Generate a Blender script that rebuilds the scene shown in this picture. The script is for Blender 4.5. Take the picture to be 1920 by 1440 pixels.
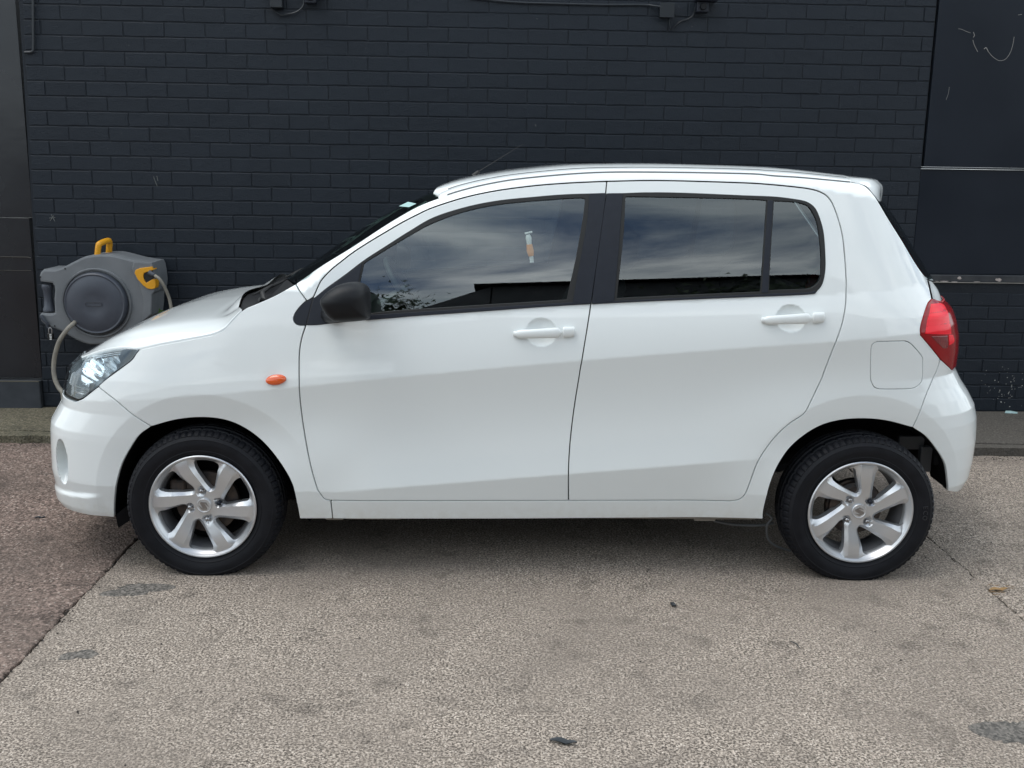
import bpy, math, random
import numpy as np
from mathutils import Vector, Matrix
from mathutils.geometry import delaunay_2d_cdt
random.seed(7); rng = np.random.default_rng(7)
for o in list(bpy.data.objects): bpy.data.objects.remove(o)
SC = bpy.context.scene; COL = SC.collection
PI = math.pi
# ------------------------------------------------------------------ camera
CAM = np.array([-.150, -3.658, 1.527]); YAW, PITCH, ROLL, FPX = .018, .2099, .0145, 1941.0
def axes():
    f = np.array([math.sin(YAW)*math.cos(PITCH), math.cos(YAW)*math.cos(PITCH), -math.sin(PITCH)])
    r = np.array([math.cos(YAW), -math.sin(YAW), 0.0]); u = np.cross(r, f)
    return r*math.cos(ROLL)+u*math.sin(ROLL), -r*math.sin(ROLL)+u*math.cos(ROLL), f
AR, AU, AF = axes()
cd = bpy.data.cameras.new('camera'); cam = bpy.data.objects.new('camera', cd); COL.objects.link(cam)
cam.matrix_world = Matrix(((AR[0], AU[0], -AF[0], CAM[0]), (AR[1], AU[1], -AF[1], CAM[1]), (AR[2], AU[2], -AF[2], CAM[2]), (0, 0, 0, 1)))
cd.sensor_width = 36; cd.lens = FPX/1920*36; cd.clip_start = .05; cd.clip_end = 3000
SC.camera = cam
# ------------------------------------------------------------------ world, sun, exposure
W = bpy.data.worlds.new('World'); SC.world = W; W.use_nodes = True
nt = W.node_tree; nt.nodes.clear()
def N(t, kind, **kw):
    n = t.nodes.new(kind)
    for k, v in kw.items(): setattr(n, k, v)
    return n
SUN_EL, SUN_AZ = math.radians(66), math.radians(-172)     # azimuth from +x, direction to the sun
wo = N(nt, 'ShaderNodeOutputWorld'); bg = N(nt, 'ShaderNodeBackground'); bg.inputs[1].default_value = .11
sky = N(nt, 'ShaderNodeTexSky', sky_type='NISHITA', sun_disc=False, sun_elevation=SUN_EL, sun_rotation=PI/2-SUN_AZ)
tc = N(nt, 'ShaderNodeTexCoord'); sx = N(nt, 'ShaderNodeSeparateXYZ'); nt.links.new(tc.outputs['Generated'], sx.inputs[0])
zz = N(nt, 'ShaderNodeMath', operation='MAXIMUM'); nt.links.new(sx.outputs[2], zz.inputs[0]); zz.inputs[1].default_value = 0
za = N(nt, 'ShaderNodeMath', operation='ADD'); nt.links.new(zz.outputs[0], za.inputs[0]); za.inputs[1].default_value = .16
dx = N(nt, 'ShaderNodeMath', operation='DIVIDE'); dy = N(nt, 'ShaderNodeMath', operation='DIVIDE')
nt.links.new(sx.outputs[0], dx.inputs[0]); nt.links.new(za.outputs[0], dx.inputs[1])
nt.links.new(sx.outputs[1], dy.inputs[0]); nt.links.new(za.outputs[0], dy.inputs[1])
cx = N(nt, 'ShaderNodeCombineXYZ'); nt.links.new(dx.outputs[0], cx.inputs[0]); nt.links.new(dy.outputs[0], cx.inputs[1])
mp = N(nt, 'ShaderNodeMapping'); mp.inputs['Location'].default_value = (.9, 2.3, 0); mp.inputs['Scale'].default_value = (.8, 1.5, 1)
nt.links.new(cx.outputs[0], mp.inputs[0])
n1 = N(nt, 'ShaderNodeTexNoise'); n1.inputs['Scale'].default_value = .9; n1.inputs['Detail'].default_value = 9; n1.inputs['Roughness'].default_value = .58; n1.inputs['Distortion'].default_value = .5
n2 = N(nt, 'ShaderNodeTexNoise'); n2.inputs['Scale'].default_value = 1.7; n2.inputs['Detail'].default_value = 8; n2.inputs['Roughness'].default_value = .55; n2.inputs['Distortion'].default_value = .8
nt.links.new(mp.outputs[0], n1.inputs['Vector']); nt.links.new(mp.outputs[0], n2.inputs['Vector'])
cv = N(nt, 'ShaderNodeMapRange'); cv.inputs[1].default_value = .385; cv.inputs[2].default_value = .485; nt.links.new(n1.outputs[0], cv.inputs[0])
cr = N(nt, 'ShaderNodeValToRGB'); nt.links.new(n2.outputs[0], cr.inputs[0])
cr.color_ramp.elements[0].position = .33; cr.color_ramp.elements[0].color = (.34, .41, .46, 1)
cr.color_ramp.elements[1].position = .68; cr.color_ramp.elements[1].color = (.95, 1.0, 1.02, 1)
cs = N(nt, 'ShaderNodeVectorMath', operation='SCALE'); cs.inputs['Scale'].default_value = 15; nt.links.new(cr.outputs[0], cs.inputs[0])
mx = N(nt, 'ShaderNodeMix', data_type='RGBA'); nt.links.new(cv.outputs[0], mx.inputs[0]); nt.links.new(sky.outputs[0], mx.inputs[6]); nt.links.new(cs.outputs[0], mx.inputs[7])
nt.links.new(mx.outputs[2], bg.inputs[0]); nt.links.new(bg.outputs[0], wo.inputs[0])
sd = bpy.data.lights.new('sun', 'SUN'); sd.energy = .9; sd.angle = math.radians(35); sd.color = (1, .965, .92)
so = bpy.data.objects.new('sun', sd); COL.objects.link(so)
sv = Vector((math.cos(SUN_EL)*math.cos(SUN_AZ), math.cos(SUN_EL)*math.sin(SUN_AZ), math.sin(SUN_EL)))
so.rotation_euler = sv.to_track_quat('Z', 'Y').to_euler(); so.location = (0, -2, 6)
SC.view_settings.view_transform = 'Standard'; SC.view_settings.look = 'None'; SC.view_settings.gamma = 1
SC.view_settings.use_curve_mapping = False; SC.view_settings.exposure = .52
SC.cycles.max_bounces = 8; SC.cycles.transparent_max_bounces = 12; SC.cycles.glossy_bounces = 5; SC.cycles.diffuse_bounces = 4

# ------------------------------------------------------------------ photo ray helpers (true distances given)
def ray(px, py): return AF+AR*(px-960)/FPX-AU*(py-720)/FPX
def un(px, py, y): d = ray(px, py); return CAM+(y-CAM[1])/d[1]*d
def ug(px, py, z=0.0): d = ray(px, py); return CAM+(z-CAM[2])/d[2]*d
def pj(q):
    d = np.asarray(q, float)-CAM; w = d@AF
    return 960+FPX*(d@AR)/w, 720-FPX*(d@AU)/w

# ------------------------------------------------------------------ materials
MATS = {}
def mat(name, base=(.5, .5, .5), rough=.5, metal=0, coat=0, coat_rough=.03, spec=.5):
    m = bpy.data.materials.new(name); m.use_nodes = True; b = m.node_tree.nodes['Principled BSDF']
    b.inputs['Base Color'].default_value = (*base, 1); b.inputs['Roughness'].default_value = rough; b.inputs['Metallic'].default_value = metal
    b.inputs['Coat Weight'].default_value = coat; b.inputs['Coat Roughness'].default_value = coat_rough; b.inputs['Specular IOR Level'].default_value = spec
    MATS[name] = m; return m
def noisy(m, c1, c2, scale, detail=6, bump=0, bscale=None, lo=.35, hi=.65, stretch=(1, 1, 1), bd=.01, rough=None, coord='Object'):
    t = m.node_tree; b = t.nodes['Principled BSDF']
    co = N(t, 'ShaderNodeTexCoord'); ma = N(t, 'ShaderNodeMapping'); ma.inputs['Scale'].default_value = stretch
    if coord == 'World':
        g = N(t, 'ShaderNodeNewGeometry'); t.links.new(g.outputs['Position'], ma.inputs[0])
    else: t.links.new(co.outputs[coord], ma.inputs[0])
    n = N(t, 'ShaderNodeTexNoise'); n.inputs['Scale'].default_value = scale; n.inputs['Detail'].default_value = detail; t.links.new(ma.outputs[0], n.inputs['Vector'])
    r = N(t, 'ShaderNodeMapRange'); r.inputs[1].default_value = lo; r.inputs[2].default_value = hi; t.links.new(n.outputs[0], r.inputs[0])
    x = N(t, 'ShaderNodeMix', data_type='RGBA'); x.inputs[6].default_value = (*c1, 1); x.inputs[7].default_value = (*c2, 1); t.links.new(r.outputs[0], x.inputs[0])
    t.links.new(x.outputs[2], b.inputs['Base Color'])
    if rough:
        q = N(t, 'ShaderNodeMapRange'); q.inputs[1].default_value = lo; q.inputs[2].default_value = hi; q.inputs[3].default_value = rough[0]; q.inputs[4].default_value = rough[1]
        t.links.new(n.outputs[0], q.inputs[0]); t.links.new(q.outputs[0], b.inputs['Roughness'])
    if bump:
        n3 = N(t, 'ShaderNodeTexNoise'); n3.inputs['Scale'].default_value = bscale or scale; n3.inputs['Detail'].default_value = 5; t.links.new(ma.outputs[0], n3.inputs['Vector'])
        bp = N(t, 'ShaderNodeBump'); bp.inputs['Strength'].default_value = bump; bp.inputs['Distance'].default_value = bd
        t.links.new(n3.outputs[0], bp.inputs['Height']); t.links.new(bp.outputs[0], b.inputs['Normal'])
    return x
paint = mat('white_paint', (.77, .80, .795), .42, coat=1, coat_rough=.025)
def dirt(m, base, dcol, z0, z1, amt):
    t = m.node_tree; b = t.nodes['Principled BSDF']; g = N(t, 'ShaderNodeNewGeometry'); s = N(t, 'ShaderNodeSeparateXYZ'); t.links.new(g.outputs['Position'], s.inputs[0])
    n = N(t, 'ShaderNodeTexNoise'); n.inputs['Scale'].default_value = 22; n.inputs['Detail'].default_value = 8; n.inputs['Roughness'].default_value = .7; t.links.new(g.outputs['Position'], n.inputs['Vector'])
    r = N(t, 'ShaderNodeMapRange'); r.inputs[1].default_value = z1; r.inputs[2].default_value = z0; t.links.new(s.outputs[2], r.inputs[0])
    k = N(t, 'ShaderNodeMapRange'); k.inputs[1].default_value = .3; k.inputs[2].default_value = .75; k.inputs[4].default_value = amt; t.links.new(n.outputs[0], k.inputs[0])
    p = N(t, 'ShaderNodeMath', operation='MULTIPLY'); t.links.new(r.outputs[0], p.inputs[0]); t.links.new(k.outputs[0], p.inputs[1])
    x = N(t, 'ShaderNodeMix', data_type='RGBA'); x.inputs[6].default_value = (*base, 1); x.inputs[7].default_value = (*dcol, 1); t.links.new(p.outputs[0], x.inputs[0])
    t.links.new(x.outputs[2], b.inputs['Base Color'])
dirt(paint, (.77, .80, .795), (.5, .45, .35), .2, .30, .5)
trim = mat('matt_black_trim', (.016, .018, .023), .5, spec=.35); noisy(trim, (.0088, .0115, .0190), (.011, .014, .0225), 40, bump=.06, bscale=900, bd=.001)
mirror_black = mat('mirror_black_plastic', (.01, .011, .013), .5, spec=.3); noisy(mirror_black, (.0042, .0048, .0066), (.0056, .0064, .0085), 12, bump=.05, bscale=1400, bd=.001)
rubber = mat('rubber_seal', (.008, .008, .008), .55)
liner = mat('wheel_arch_liner', (.006, .006, .007), .9, spec=.15)
under = mat('underside_black', (.012, .012, .013), .85, spec=.2)
tyre_m = mat('tyre_rubber', (.013, .014, .018), .5, spec=.22); noisy(tyre_m, (.0045, .0052, .0075), (.009, .0095, .0125), 14, bump=.25, bscale=160, bd=.002, rough=(.5, .66))
alloy = mat('silver_alloy', (.62, .63, .64), .34, metal=.75, coat=.4, coat_rough=.12); noisy(alloy, (.61, .62, .635), (.63, .64, .655), 400, rough=(.32, .36))
alloy_in = mat('alloy_barrel', (.2, .2, .21), .5, metal=.5)
steel = mat('bare_steel', (.35, .35, .36), .3, metal=1); noisy(steel, (.3, .29, .29), (.42, .42, .43), 30, bump=.1, bd=.001)
rusty = mat('brake_iron', (.05, .045, .045), .6, metal=.5); noisy(rusty, (.035, .032, .033), (.09, .065, .05), 40, bump=.2, bd=.001)
chrome = mat('chrome_reflector', (.86, .88, .9), .06, metal=1)
housing = mat('lamp_housing', (.26, .285, .30), .22, metal=.5)
amber = mat('amber_lens', (.72, .1, .01), .12, coat=1)
redlens = mat('red_lens', (.26, .003, .006), .14, spec=.35)
redbright = mat('red_reflector', (.92, .014, .03), .25, spec=.25)
seat_m = mat('seat_cloth', (.045, .048, .052), .85); noisy(seat_m, (.035, .037, .042), (.06, .062, .066), 60, bump=.2, bd=.002)
dash_m = mat('dashboard_plastic', (.07, .072, .075), .5)
head_m = mat('headliner', (.3, .3, .29), .9)
def glassy(name, tint, ior, rough=0.0):
    m = bpy.data.materials.new(name); m.use_nodes = True; t = m.node_tree; t.nodes.clear()
    o = N(t, 'ShaderNodeOutputMaterial'); a = N(t, 'ShaderNodeBsdfTransparent'); a.inputs[0].default_value = (*tint, 1)
    g = N(t, 'ShaderNodeBsdfGlossy'); g.inputs['Roughness'].default_value = rough; g.inputs[0].default_value = (.95, .99, 1, 1)
    f = N(t, 'ShaderNodeFresnel'); f.inputs[0].default_value = ior; x = N(t, 'ShaderNodeMixShader')
    t.links.new(f.outputs[0], x.inputs[0]); t.links.new(a.outputs[0], x.inputs[1]); t.links.new(g.outputs[0], x.inputs[2]); t.links.new(x.outputs[0], o.inputs[0])
    MATS[name] = m; return m
glass = glassy('window_glass', (.80, .87, .85), 2.1)
glass_dark = glassy('rear_window_glass', (.5, .57, .58), 1.95)
screen_glass = glassy('windscreen_glass', (.3, .4, .36), 1.6)
lens_clear = glassy('clear_lens', (.86, .9, .92), 1.62)

# ------------------------------------------------------------------ mesh helpers
def tag(o, label=None, cat=None, group=None, kind=None):
    if label: o['label'] = label
    if cat: o['category'] = cat
    if group: o['group'] = group
    if kind: o['kind'] = kind
    return o
def link(name, me, parent=None):
    o = bpy.data.objects.new(name, me); COL.objects.link(o)
    if parent is not None: o.parent = parent
    return o
def mesh(name, V, F, m, normals=None, smooth=True, angle=None):
    me = bpy.data.meshes.new(name); me.from_pydata([tuple(map(float, v)) for v in V], [], [tuple(map(int, f)) for f in F]); me.materials.append(m)
    if smooth: me.polygons.foreach_set('use_smooth', [True]*len(me.polygons))
    me.update()
    if normals is not None: me.normals_split_custom_set_from_vertices([tuple(map(float, n)) for n in normals])
    elif angle is not None: me.set_sharp_from_angle(angle=math.radians(angle))
    return me
def mk(name, V, F, m, parent=None, **kw): return link(name, mesh(name, V, F, m, **kw), parent)
def empty(name, loc=(0, 0, 0), rz=0):
    o = bpy.data.objects.new(name, None); COL.objects.link(o); o.location = loc; o.rotation_euler = (0, 0, rz); o.empty_display_size = .1; return o
class MB:
    def __init__(s): s.V = []; s.F = []
    def add(s, V, F):
        k = len(s.V); s.V += [tuple(v) for v in V]; s.F += [tuple(i+k for i in f) for f in F]; return s
    def box(s, a, b, bev=0.0):
        (x0, y0, z0), (x1, y1, z1) = a, b
        if bev <= 0:
            return s.add([(x0,y0,z0),(x1,y0,z0),(x1,y1,z0),(x0,y1,z0),(x0,y0,z1),(x1,y0,z1),(x1,y1,z1),(x0,y1,z1)],
                         [(0,3,2,1),(4,5,6,7),(0,1,5,4),(1,2,6,5),(2,3,7,6),(3,0,4,7)])
        b_ = bev; V = []; 
        for sx_ in (0, 1):
            for sy_ in (0, 1):
                for sz_ in (0, 1):
                    X = (x0, x1)[sx_]; Y = (y0, y1)[sy_]; Z = (z0, z1)[sz_]; ix = (b_, -b_)[sx_]; iy = (b_, -b_)[sy_]; iz = (b_, -b_)[sz_]
                    V += [(X, Y+iy, Z+iz), (X+ix, Y, Z+iz), (X+ix, Y+iy, Z)]
        import bmesh
        bm = bmesh.new(); vs = [bm.verts.new(v) for v in V]; bmesh.ops.convex_hull(bm, input=vs); bm.verts.index_update()
        s.add([v.co[:] for v in bm.verts], [[v.index for v in f.verts] for f in bm.faces]); bm.free(); return s
    def tube(s, P, r, n=10, caps=True, scale=None):
        P = [Vector(p) for p in P]; k = len(s.V); up = None
        for i, p in enumerate(P):
            t = (P[min(i+1, len(P)-1)]-P[max(i-1, 0)]).normalized()
            if up is None: up = Vector((0, 0, 1)) if abs(t.z) < .9 else Vector((0, 1, 0))
            a = t.cross(up).normalized(); b = a.cross(t).normalized(); up = b
            rr = r[i] if hasattr(r, '__len__') else r
            for j in range(n):
                an = 2*PI*j/n; s.V.append(tuple(p+a*rr*math.cos(an)+b*rr*math.sin(an)))
        for i in range(len(P)-1):
            for j in range(n):
                s.F.append((k+i*n+j, k+i*n+(j+1) % n, k+(i+1)*n+(j+1) % n, k+(i+1)*n+j))
        if caps: s.F.append(tuple(k+j for j in range(n))[::-1]); s.F.append(tuple(k+(len(P)-1)*n+j for j in range(n)))
        return s
    def lathe(s, prof, c, axis='y', n=48, closed=False):
        k = len(s.V); m = len(prof)
        for j in range(n):
            a = 2*PI*j/n
            for (r, h) in prof:
                if axis == 'y': s.V.append((c[0]+r*math.cos(a), c[1]+h, c[2]+r*math.sin(a)))
                elif axis == 'z': s.V.append((c[0]+r*math.cos(a), c[1]+r*math.sin(a), c[2]+h))
                else: s.V.append((c[0]+h, c[1]+r*math.cos(a), c[2]+r*math.sin(a)))
        for j in range(n):
            for i in range(m-1 if not closed else m):
                i2 = (i+1) % m; j2 = (j+1) % n
                s.F.append((k+j*m+i, k+j*m+i2, k+j2*m+i2, k+j2*m+i))
        return s
    def build(s, name, m, parent=None, smooth=True, angle=35): return mk(name, s.V, s.F, m, parent, smooth=smooth, angle=angle if smooth else None)
def crom(P, n=10):
    """Catmull-Rom through rows of points"""
    P = np.asarray(P, float); Q = np.vstack([2*P[0]-P[1], P, 2*P[-1]-P[-2]]); out = []
    for i in range(1, len(Q)-2):
        a, b, c, d = Q[i-1], Q[i], Q[i+1], Q[i+2]
        for t in np.arange(n)/n:
            out.append(.5*((2*b)+(-a+c)*t+(2*a-5*b+4*c-d)*t*t+(-a+3*b-3*c+d)*t**3))
    out.append(P[-1]); return np.array(out)
def resamp(P, step):
    P = np.asarray(P, float); d = np.r_[0, np.cumsum(np.linalg.norm(np.diff(P, axis=0), axis=1))]
    n = max(2, int(round(d[-1]/step))+1); t = np.linspace(0, d[-1], n)
    return np.stack([np.interp(t, d, P[:, k]) for k in range(P.shape[1])], 1)
def inpoly(pts, poly):
    pts = np.asarray(pts); x, y = pts[:, 0], pts[:, 1]; c = np.zeros(len(pts), bool); n = len(poly)
    x1, y1 = poly[:, 0], poly[:, 1]; x2, y2 = np.roll(x1, -1), np.roll(y1, -1)
    for i in range(n):
        if y1[i] == y2[i]: continue
        m = ((y1[i] > y) != (y2[i] > y)) & (x < (x2[i]-x1[i])*(y-y1[i])/(y2[i]-y1[i])+x1[i]); c ^= m
    return c
def area2(P): x, y = P[:, 0], P[:, 1]; return .5*np.sum(x*np.roll(y, -1)-np.roll(x, -1)*y)
def inset(P, d):
    """closed polygon (n,2) CCW -> moved inward by d"""
    if d == 0: return P
    a = P-np.roll(P, 1, 0); b = np.roll(P, -1, 0)-P
    a /= np.linalg.norm(a, axis=1)[:, None]+1e-12; b /= np.linalg.norm(b, axis=1)[:, None]+1e-12
    na = np.stack([-a[:, 1], a[:, 0]], 1); nb = np.stack([-b[:, 1], b[:, 0]], 1); m = na+nb; l = np.linalg.norm(m, axis=1)[:, None]
    m = m/(l+1e-9); k = 1/np.maximum(.5, np.sum(m*na, 1))[:, None]
    return P+m*k*d
def clean(P, eps=.0006):
    out = [P[0]]
    for q in P[1:]:
        if np.linalg.norm(q-out[-1]) > eps: out.append(q)
    while np.linalg.norm(out[0]-out[-1]) < eps: out.pop()
    return np.array(out)
def cdt(loops, extra, keep):
    V = []; E_ = []
    for L in loops:
        k = len(V); n = len(L); V += [tuple(q) for q in L]; E_ += [(k+i, k+(i+1) % n) for i in range(n)]
    V += [tuple(q) for q in extra]
    r = delaunay_2d_cdt([Vector(v) for v in V], E_, [], 0, 1e-6)
    vo = np.array([v[:] for v in r[0]]); F = np.array(r[2]); c = vo[F].mean(1); F = F[keep(c)]
    a = vo[F[:, 1]]-vo[F[:, 0]]; b = vo[F[:, 2]]-vo[F[:, 0]]; cr_ = a[:, 0]*b[:, 1]-a[:, 1]*b[:, 0]
    F = np.where((cr_ < 0)[:, None], F[:, ::-1], F)
    return vo, F, r[3]

# ================================================================== CAR: the side surface y = off(x, z)
YC = .79                                   # centre plane of the car
WZ = .2742; WXF, WXR = -1.2125, 1.2125; WR = .1985
def sst(v, a, b): t = np.clip((v-a)/(b-a), 0, 1); return t*t*(3-2*t)
FZ = np.array([.10,.1789,.2228,.2779,.3436,.4308,.4958,.524,.55,.6042,.6537,.6944,.7327,.7659,.90,1.2]); FX = np.array([-1.85,-1.8965,-1.9217,-1.9216,-1.9251,-1.9223,-1.9192,-1.9136,-1.8974,-1.8634,-1.8555,-1.8449,-1.8316,-1.7951,-1.70,-1.6])
RZ = np.array([.1,.2814,.2944,.3322,.3945,.481,.5273,.5734,.6216,.6698,.7182,.7675,.842,.8968,.9538,.9987,1.0212,1.06,1.11,1.22,1.34,1.46,1.56]); RX = np.array([1.76,1.7842,1.806,1.8202,1.8293,1.8331,1.83,1.8247,1.8099,1.7792,1.7417,1.7111,1.7145,1.7102,1.6946,1.6766,1.6538,1.62,1.585,1.53,1.48,1.44,1.42])
def xF(z): return np.interp(z, FZ, FX)
def xR(z): return np.interp(z, RZ, RX)
ULIM = .972
def xlimF(z): return -.95+ULIM*(xF(z)+.95)
def xlimR(z): return .95+ULIM*(xR(z)-.95)
ZGX = np.array([-1.4]); ZGZ = np.array([9.])
BOWLS = []
def off(x, z):
    x = np.asarray(x, float); z = np.asarray(z, float)
    zm = .745+.112*(x+.7)-.009*(x+.7)**2*np.sign(x+.7); zl = .334+.0905*(x+.7); zb = .958+.069*(x+.7)
    wc = sst(x, -1.35, -.8)*(1-sst(x, 1.1, 1.55)); wl = sst(x, -.8, -.55)*(1-sst(x, .55, 1.0))
    t = np.clip((z-zl)/(zm-zl), 0, 1)
    low = np.where(z < zl, .004+(zl-z)*.24, .004+.021*np.sin(PI*t))
    plain = .010+np.maximum(0, .33-z)*.22
    md = .5*(zl+zm); low = plain+(low-plain)*(wl+(wc-wl)*sst(z, md-.14, md+.14))
    h = np.maximum(0, z-zm); d = zb-zm; b = (.041-.13*d)/d**2
    hh = np.minimum(h, d)
    up = .13*hh+b*hh*hh
    k = np.maximum(0, z-zb); up = up+.24*k+.12*k*k
    y = low+up
    # cantrail rounding above the door line
    zg = np.interp(x, ZGX, ZGZ); e = np.maximum(0, z-zg); y = y+.55*e+9*e*e
    # plan shape
    u = np.clip((x+.95)/(xF(z)+.95), 0, .9995); y = y+.74*(1-(1-u**4)**.25)
    u = np.clip((x-.95)/(xR(z)-.95), 0, .9995); y = y+.74*(1-(1-u**3.2)**(1/3.2))
    # wheel arch facets
    for cx_, re, rb, s in ((WXF, .337, .42, -1), (WXR, .36, .44, 1)):
        r = np.hypot(x-cx_, z-WZ); tt = np.clip((rb-r)/(rb-re), 0, 1.3)
        inner = sst(-(x-cx_)*s, .0, .32)*(1-sst(z, .36, .62))
        y = y+.017*tt*(1-inner)
    # front bumper: lip and shoulder line
    wf = 1-sst(x, -1.68, -1.6); zz_ = .262+.10*(x+1.9)
    y = y-.014*wf*(1-sst(z, zz_-.01, zz_+.012))
    for (bx, bz, rx, rz, dep) in BOWLS:
        q = ((x-bx)/rx)**2+((z-bz)/rz)**2; y = y+dep*np.clip(1-q, 0, 1)**.8
    return y
_x = np.arange(-1.45, 1.6, .007); CRL = [np.stack([_x, .745+.112*(_x+.7)-.009*(_x+.7)**2*np.sign(_x+.7)], 1), np.stack([_x, .334+.0905*(_x+.7)], 1)]
def onside(P, f=off):
    """photo pixels -> (x,z) on the side surface"""
    P = np.asarray(P, float)[:, :2]; out = []
    for px, py in P:
        d = ray(px, py); y = .05; lo = None
        # march along the ray until it meets the surface
        ys = np.linspace(-.02, .75, 155); T = (ys-CAM[1])/d[1]; X = CAM[0]+T*d[0]; Z = CAM[2]+T*d[2]
        X2 = np.clip(X, xlimF(Z), xlimR(Z)); g = f(X2, Z)-ys
        i = np.argmax(g < 0) if (g < 0).any() else len(ys)-1
        if i > 0:
            w = g[i-1]/(g[i-1]-g[i]+1e-12); y = ys[i-1]+w*(ys[i]-ys[i-1])
        q = CAM+(y-CAM[1])/d[1]*d; out.append((min(max(q[0], xlimF(q[2])), xlimR(q[2])), q[2]))
    return np.array(out)
def path(*segs, step=.008, n=8):
    """each seg: list of photo px, smooth inside, corners between segs; closed loop in (x,z)"""
    out = []
    for s in segs:
        if isinstance(s, np.ndarray): P = s
        else:
            P = onside(s)
            if len(P) > 2: P = crom(P, n)
        out.append(resamp(P, step)[:-1] if len(P) > 1 else P)
    P = clean(np.vstack(out)); return P if area2(P) > 0 else P[::-1]
# traced outlines (photo px)
GAP1 = [(586.7,558),(580,583),(573.3,610),(566.7,630),(562.5,650),(560.8,672),(560.8,720),(563,755),(568,795),(575.5,840),(584,880),(594,914),(600,925),(606.7,934),(612,937.2),(620,938.3)]
GAP_A = [(586.7,558),(590,551.7),(595,540),(603,525),(620,506.7),(636.7,493),(661.7,473.7),(692,454),(722,436),(752,418.4),(782.5,402.7),(812.7,389),(873,370),(933.6,357.4),(1002,348.5),(1057.8,344),(1100,341.8),(1138,340.3)]
GAP_B = [(1138,340.3),(1136,360.6),(1132.8,391),(1117.5,502),(1107.8,571.7),(1091,677),(1085,712),(1077,762),(1071,810),(1067.5,850),(1066,890),(1066,938.5)]
GAP_R = [(1138,340.3),(1213,338.7),(1280,339.5),(1400,343.3),(1450,346.7),(1500,351.7),(1525,355.8),(1541.7,361.7),(1553,370),(1561.7,383.3),(1571.7,410),(1580,443),(1584,480),(1586.7,520),(1587,540),(1585.7,571.6),(1579,608),(1564.6,648),(1546,695.6),(1540,712),(1519,756),(1506.7,776),(1482,793),(1461,811.4),(1442.5,832.8),(1421,866),(1405.8,906),(1396.7,927.5),(1384.4,937),(1368,939.5)]
# door line table for the cantrail rounding (first pass on the surface without it)
_a = onside(GAP_A); _r = onside(GAP_R[:6]); _t = np.vstack([_a, _r[1:], [[1.32, 1.405]]])
_o = np.argsort(_t[:, 0]); ZGX = np.r_[_t[_o][0, 0]-.14, _t[_o][0, 0]-.03, _t[_o][4:, 0]]; ZGZ = np.r_[_t[_o][0, 1]+.02, _t[_o][0, 1]+.02, _t[_o][4:, 1]+.003]
HF = onside([(1015, 623)])[0]; HRr = onside([(1483, 597)])[0]; FOG = onside([(116, 866)])[0]
BOWLS += [(HF[0], HF[1], .056, .050, .018), (HRr[0], HRr[1], .054, .048, .018)]
BOWLS += [(FOG[0], FOG[1], .032, .088, .075)]
car = empty('car', (0, YC, 0)); tag(car, 'white five-door hatchback parked side-on in front of the dark brick wall', 'car')
def nrm(x, z, f=off, e=.0015):
    gx = (f(x+e, z)-f(x-e, z))/(2*e); gz = (f(x, z+e)-f(x, z-e))/(2*e); n = np.stack([gx, -np.ones_like(gx), gz], 1)
    return n/np.linalg.norm(n, axis=1)[:, None]
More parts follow.
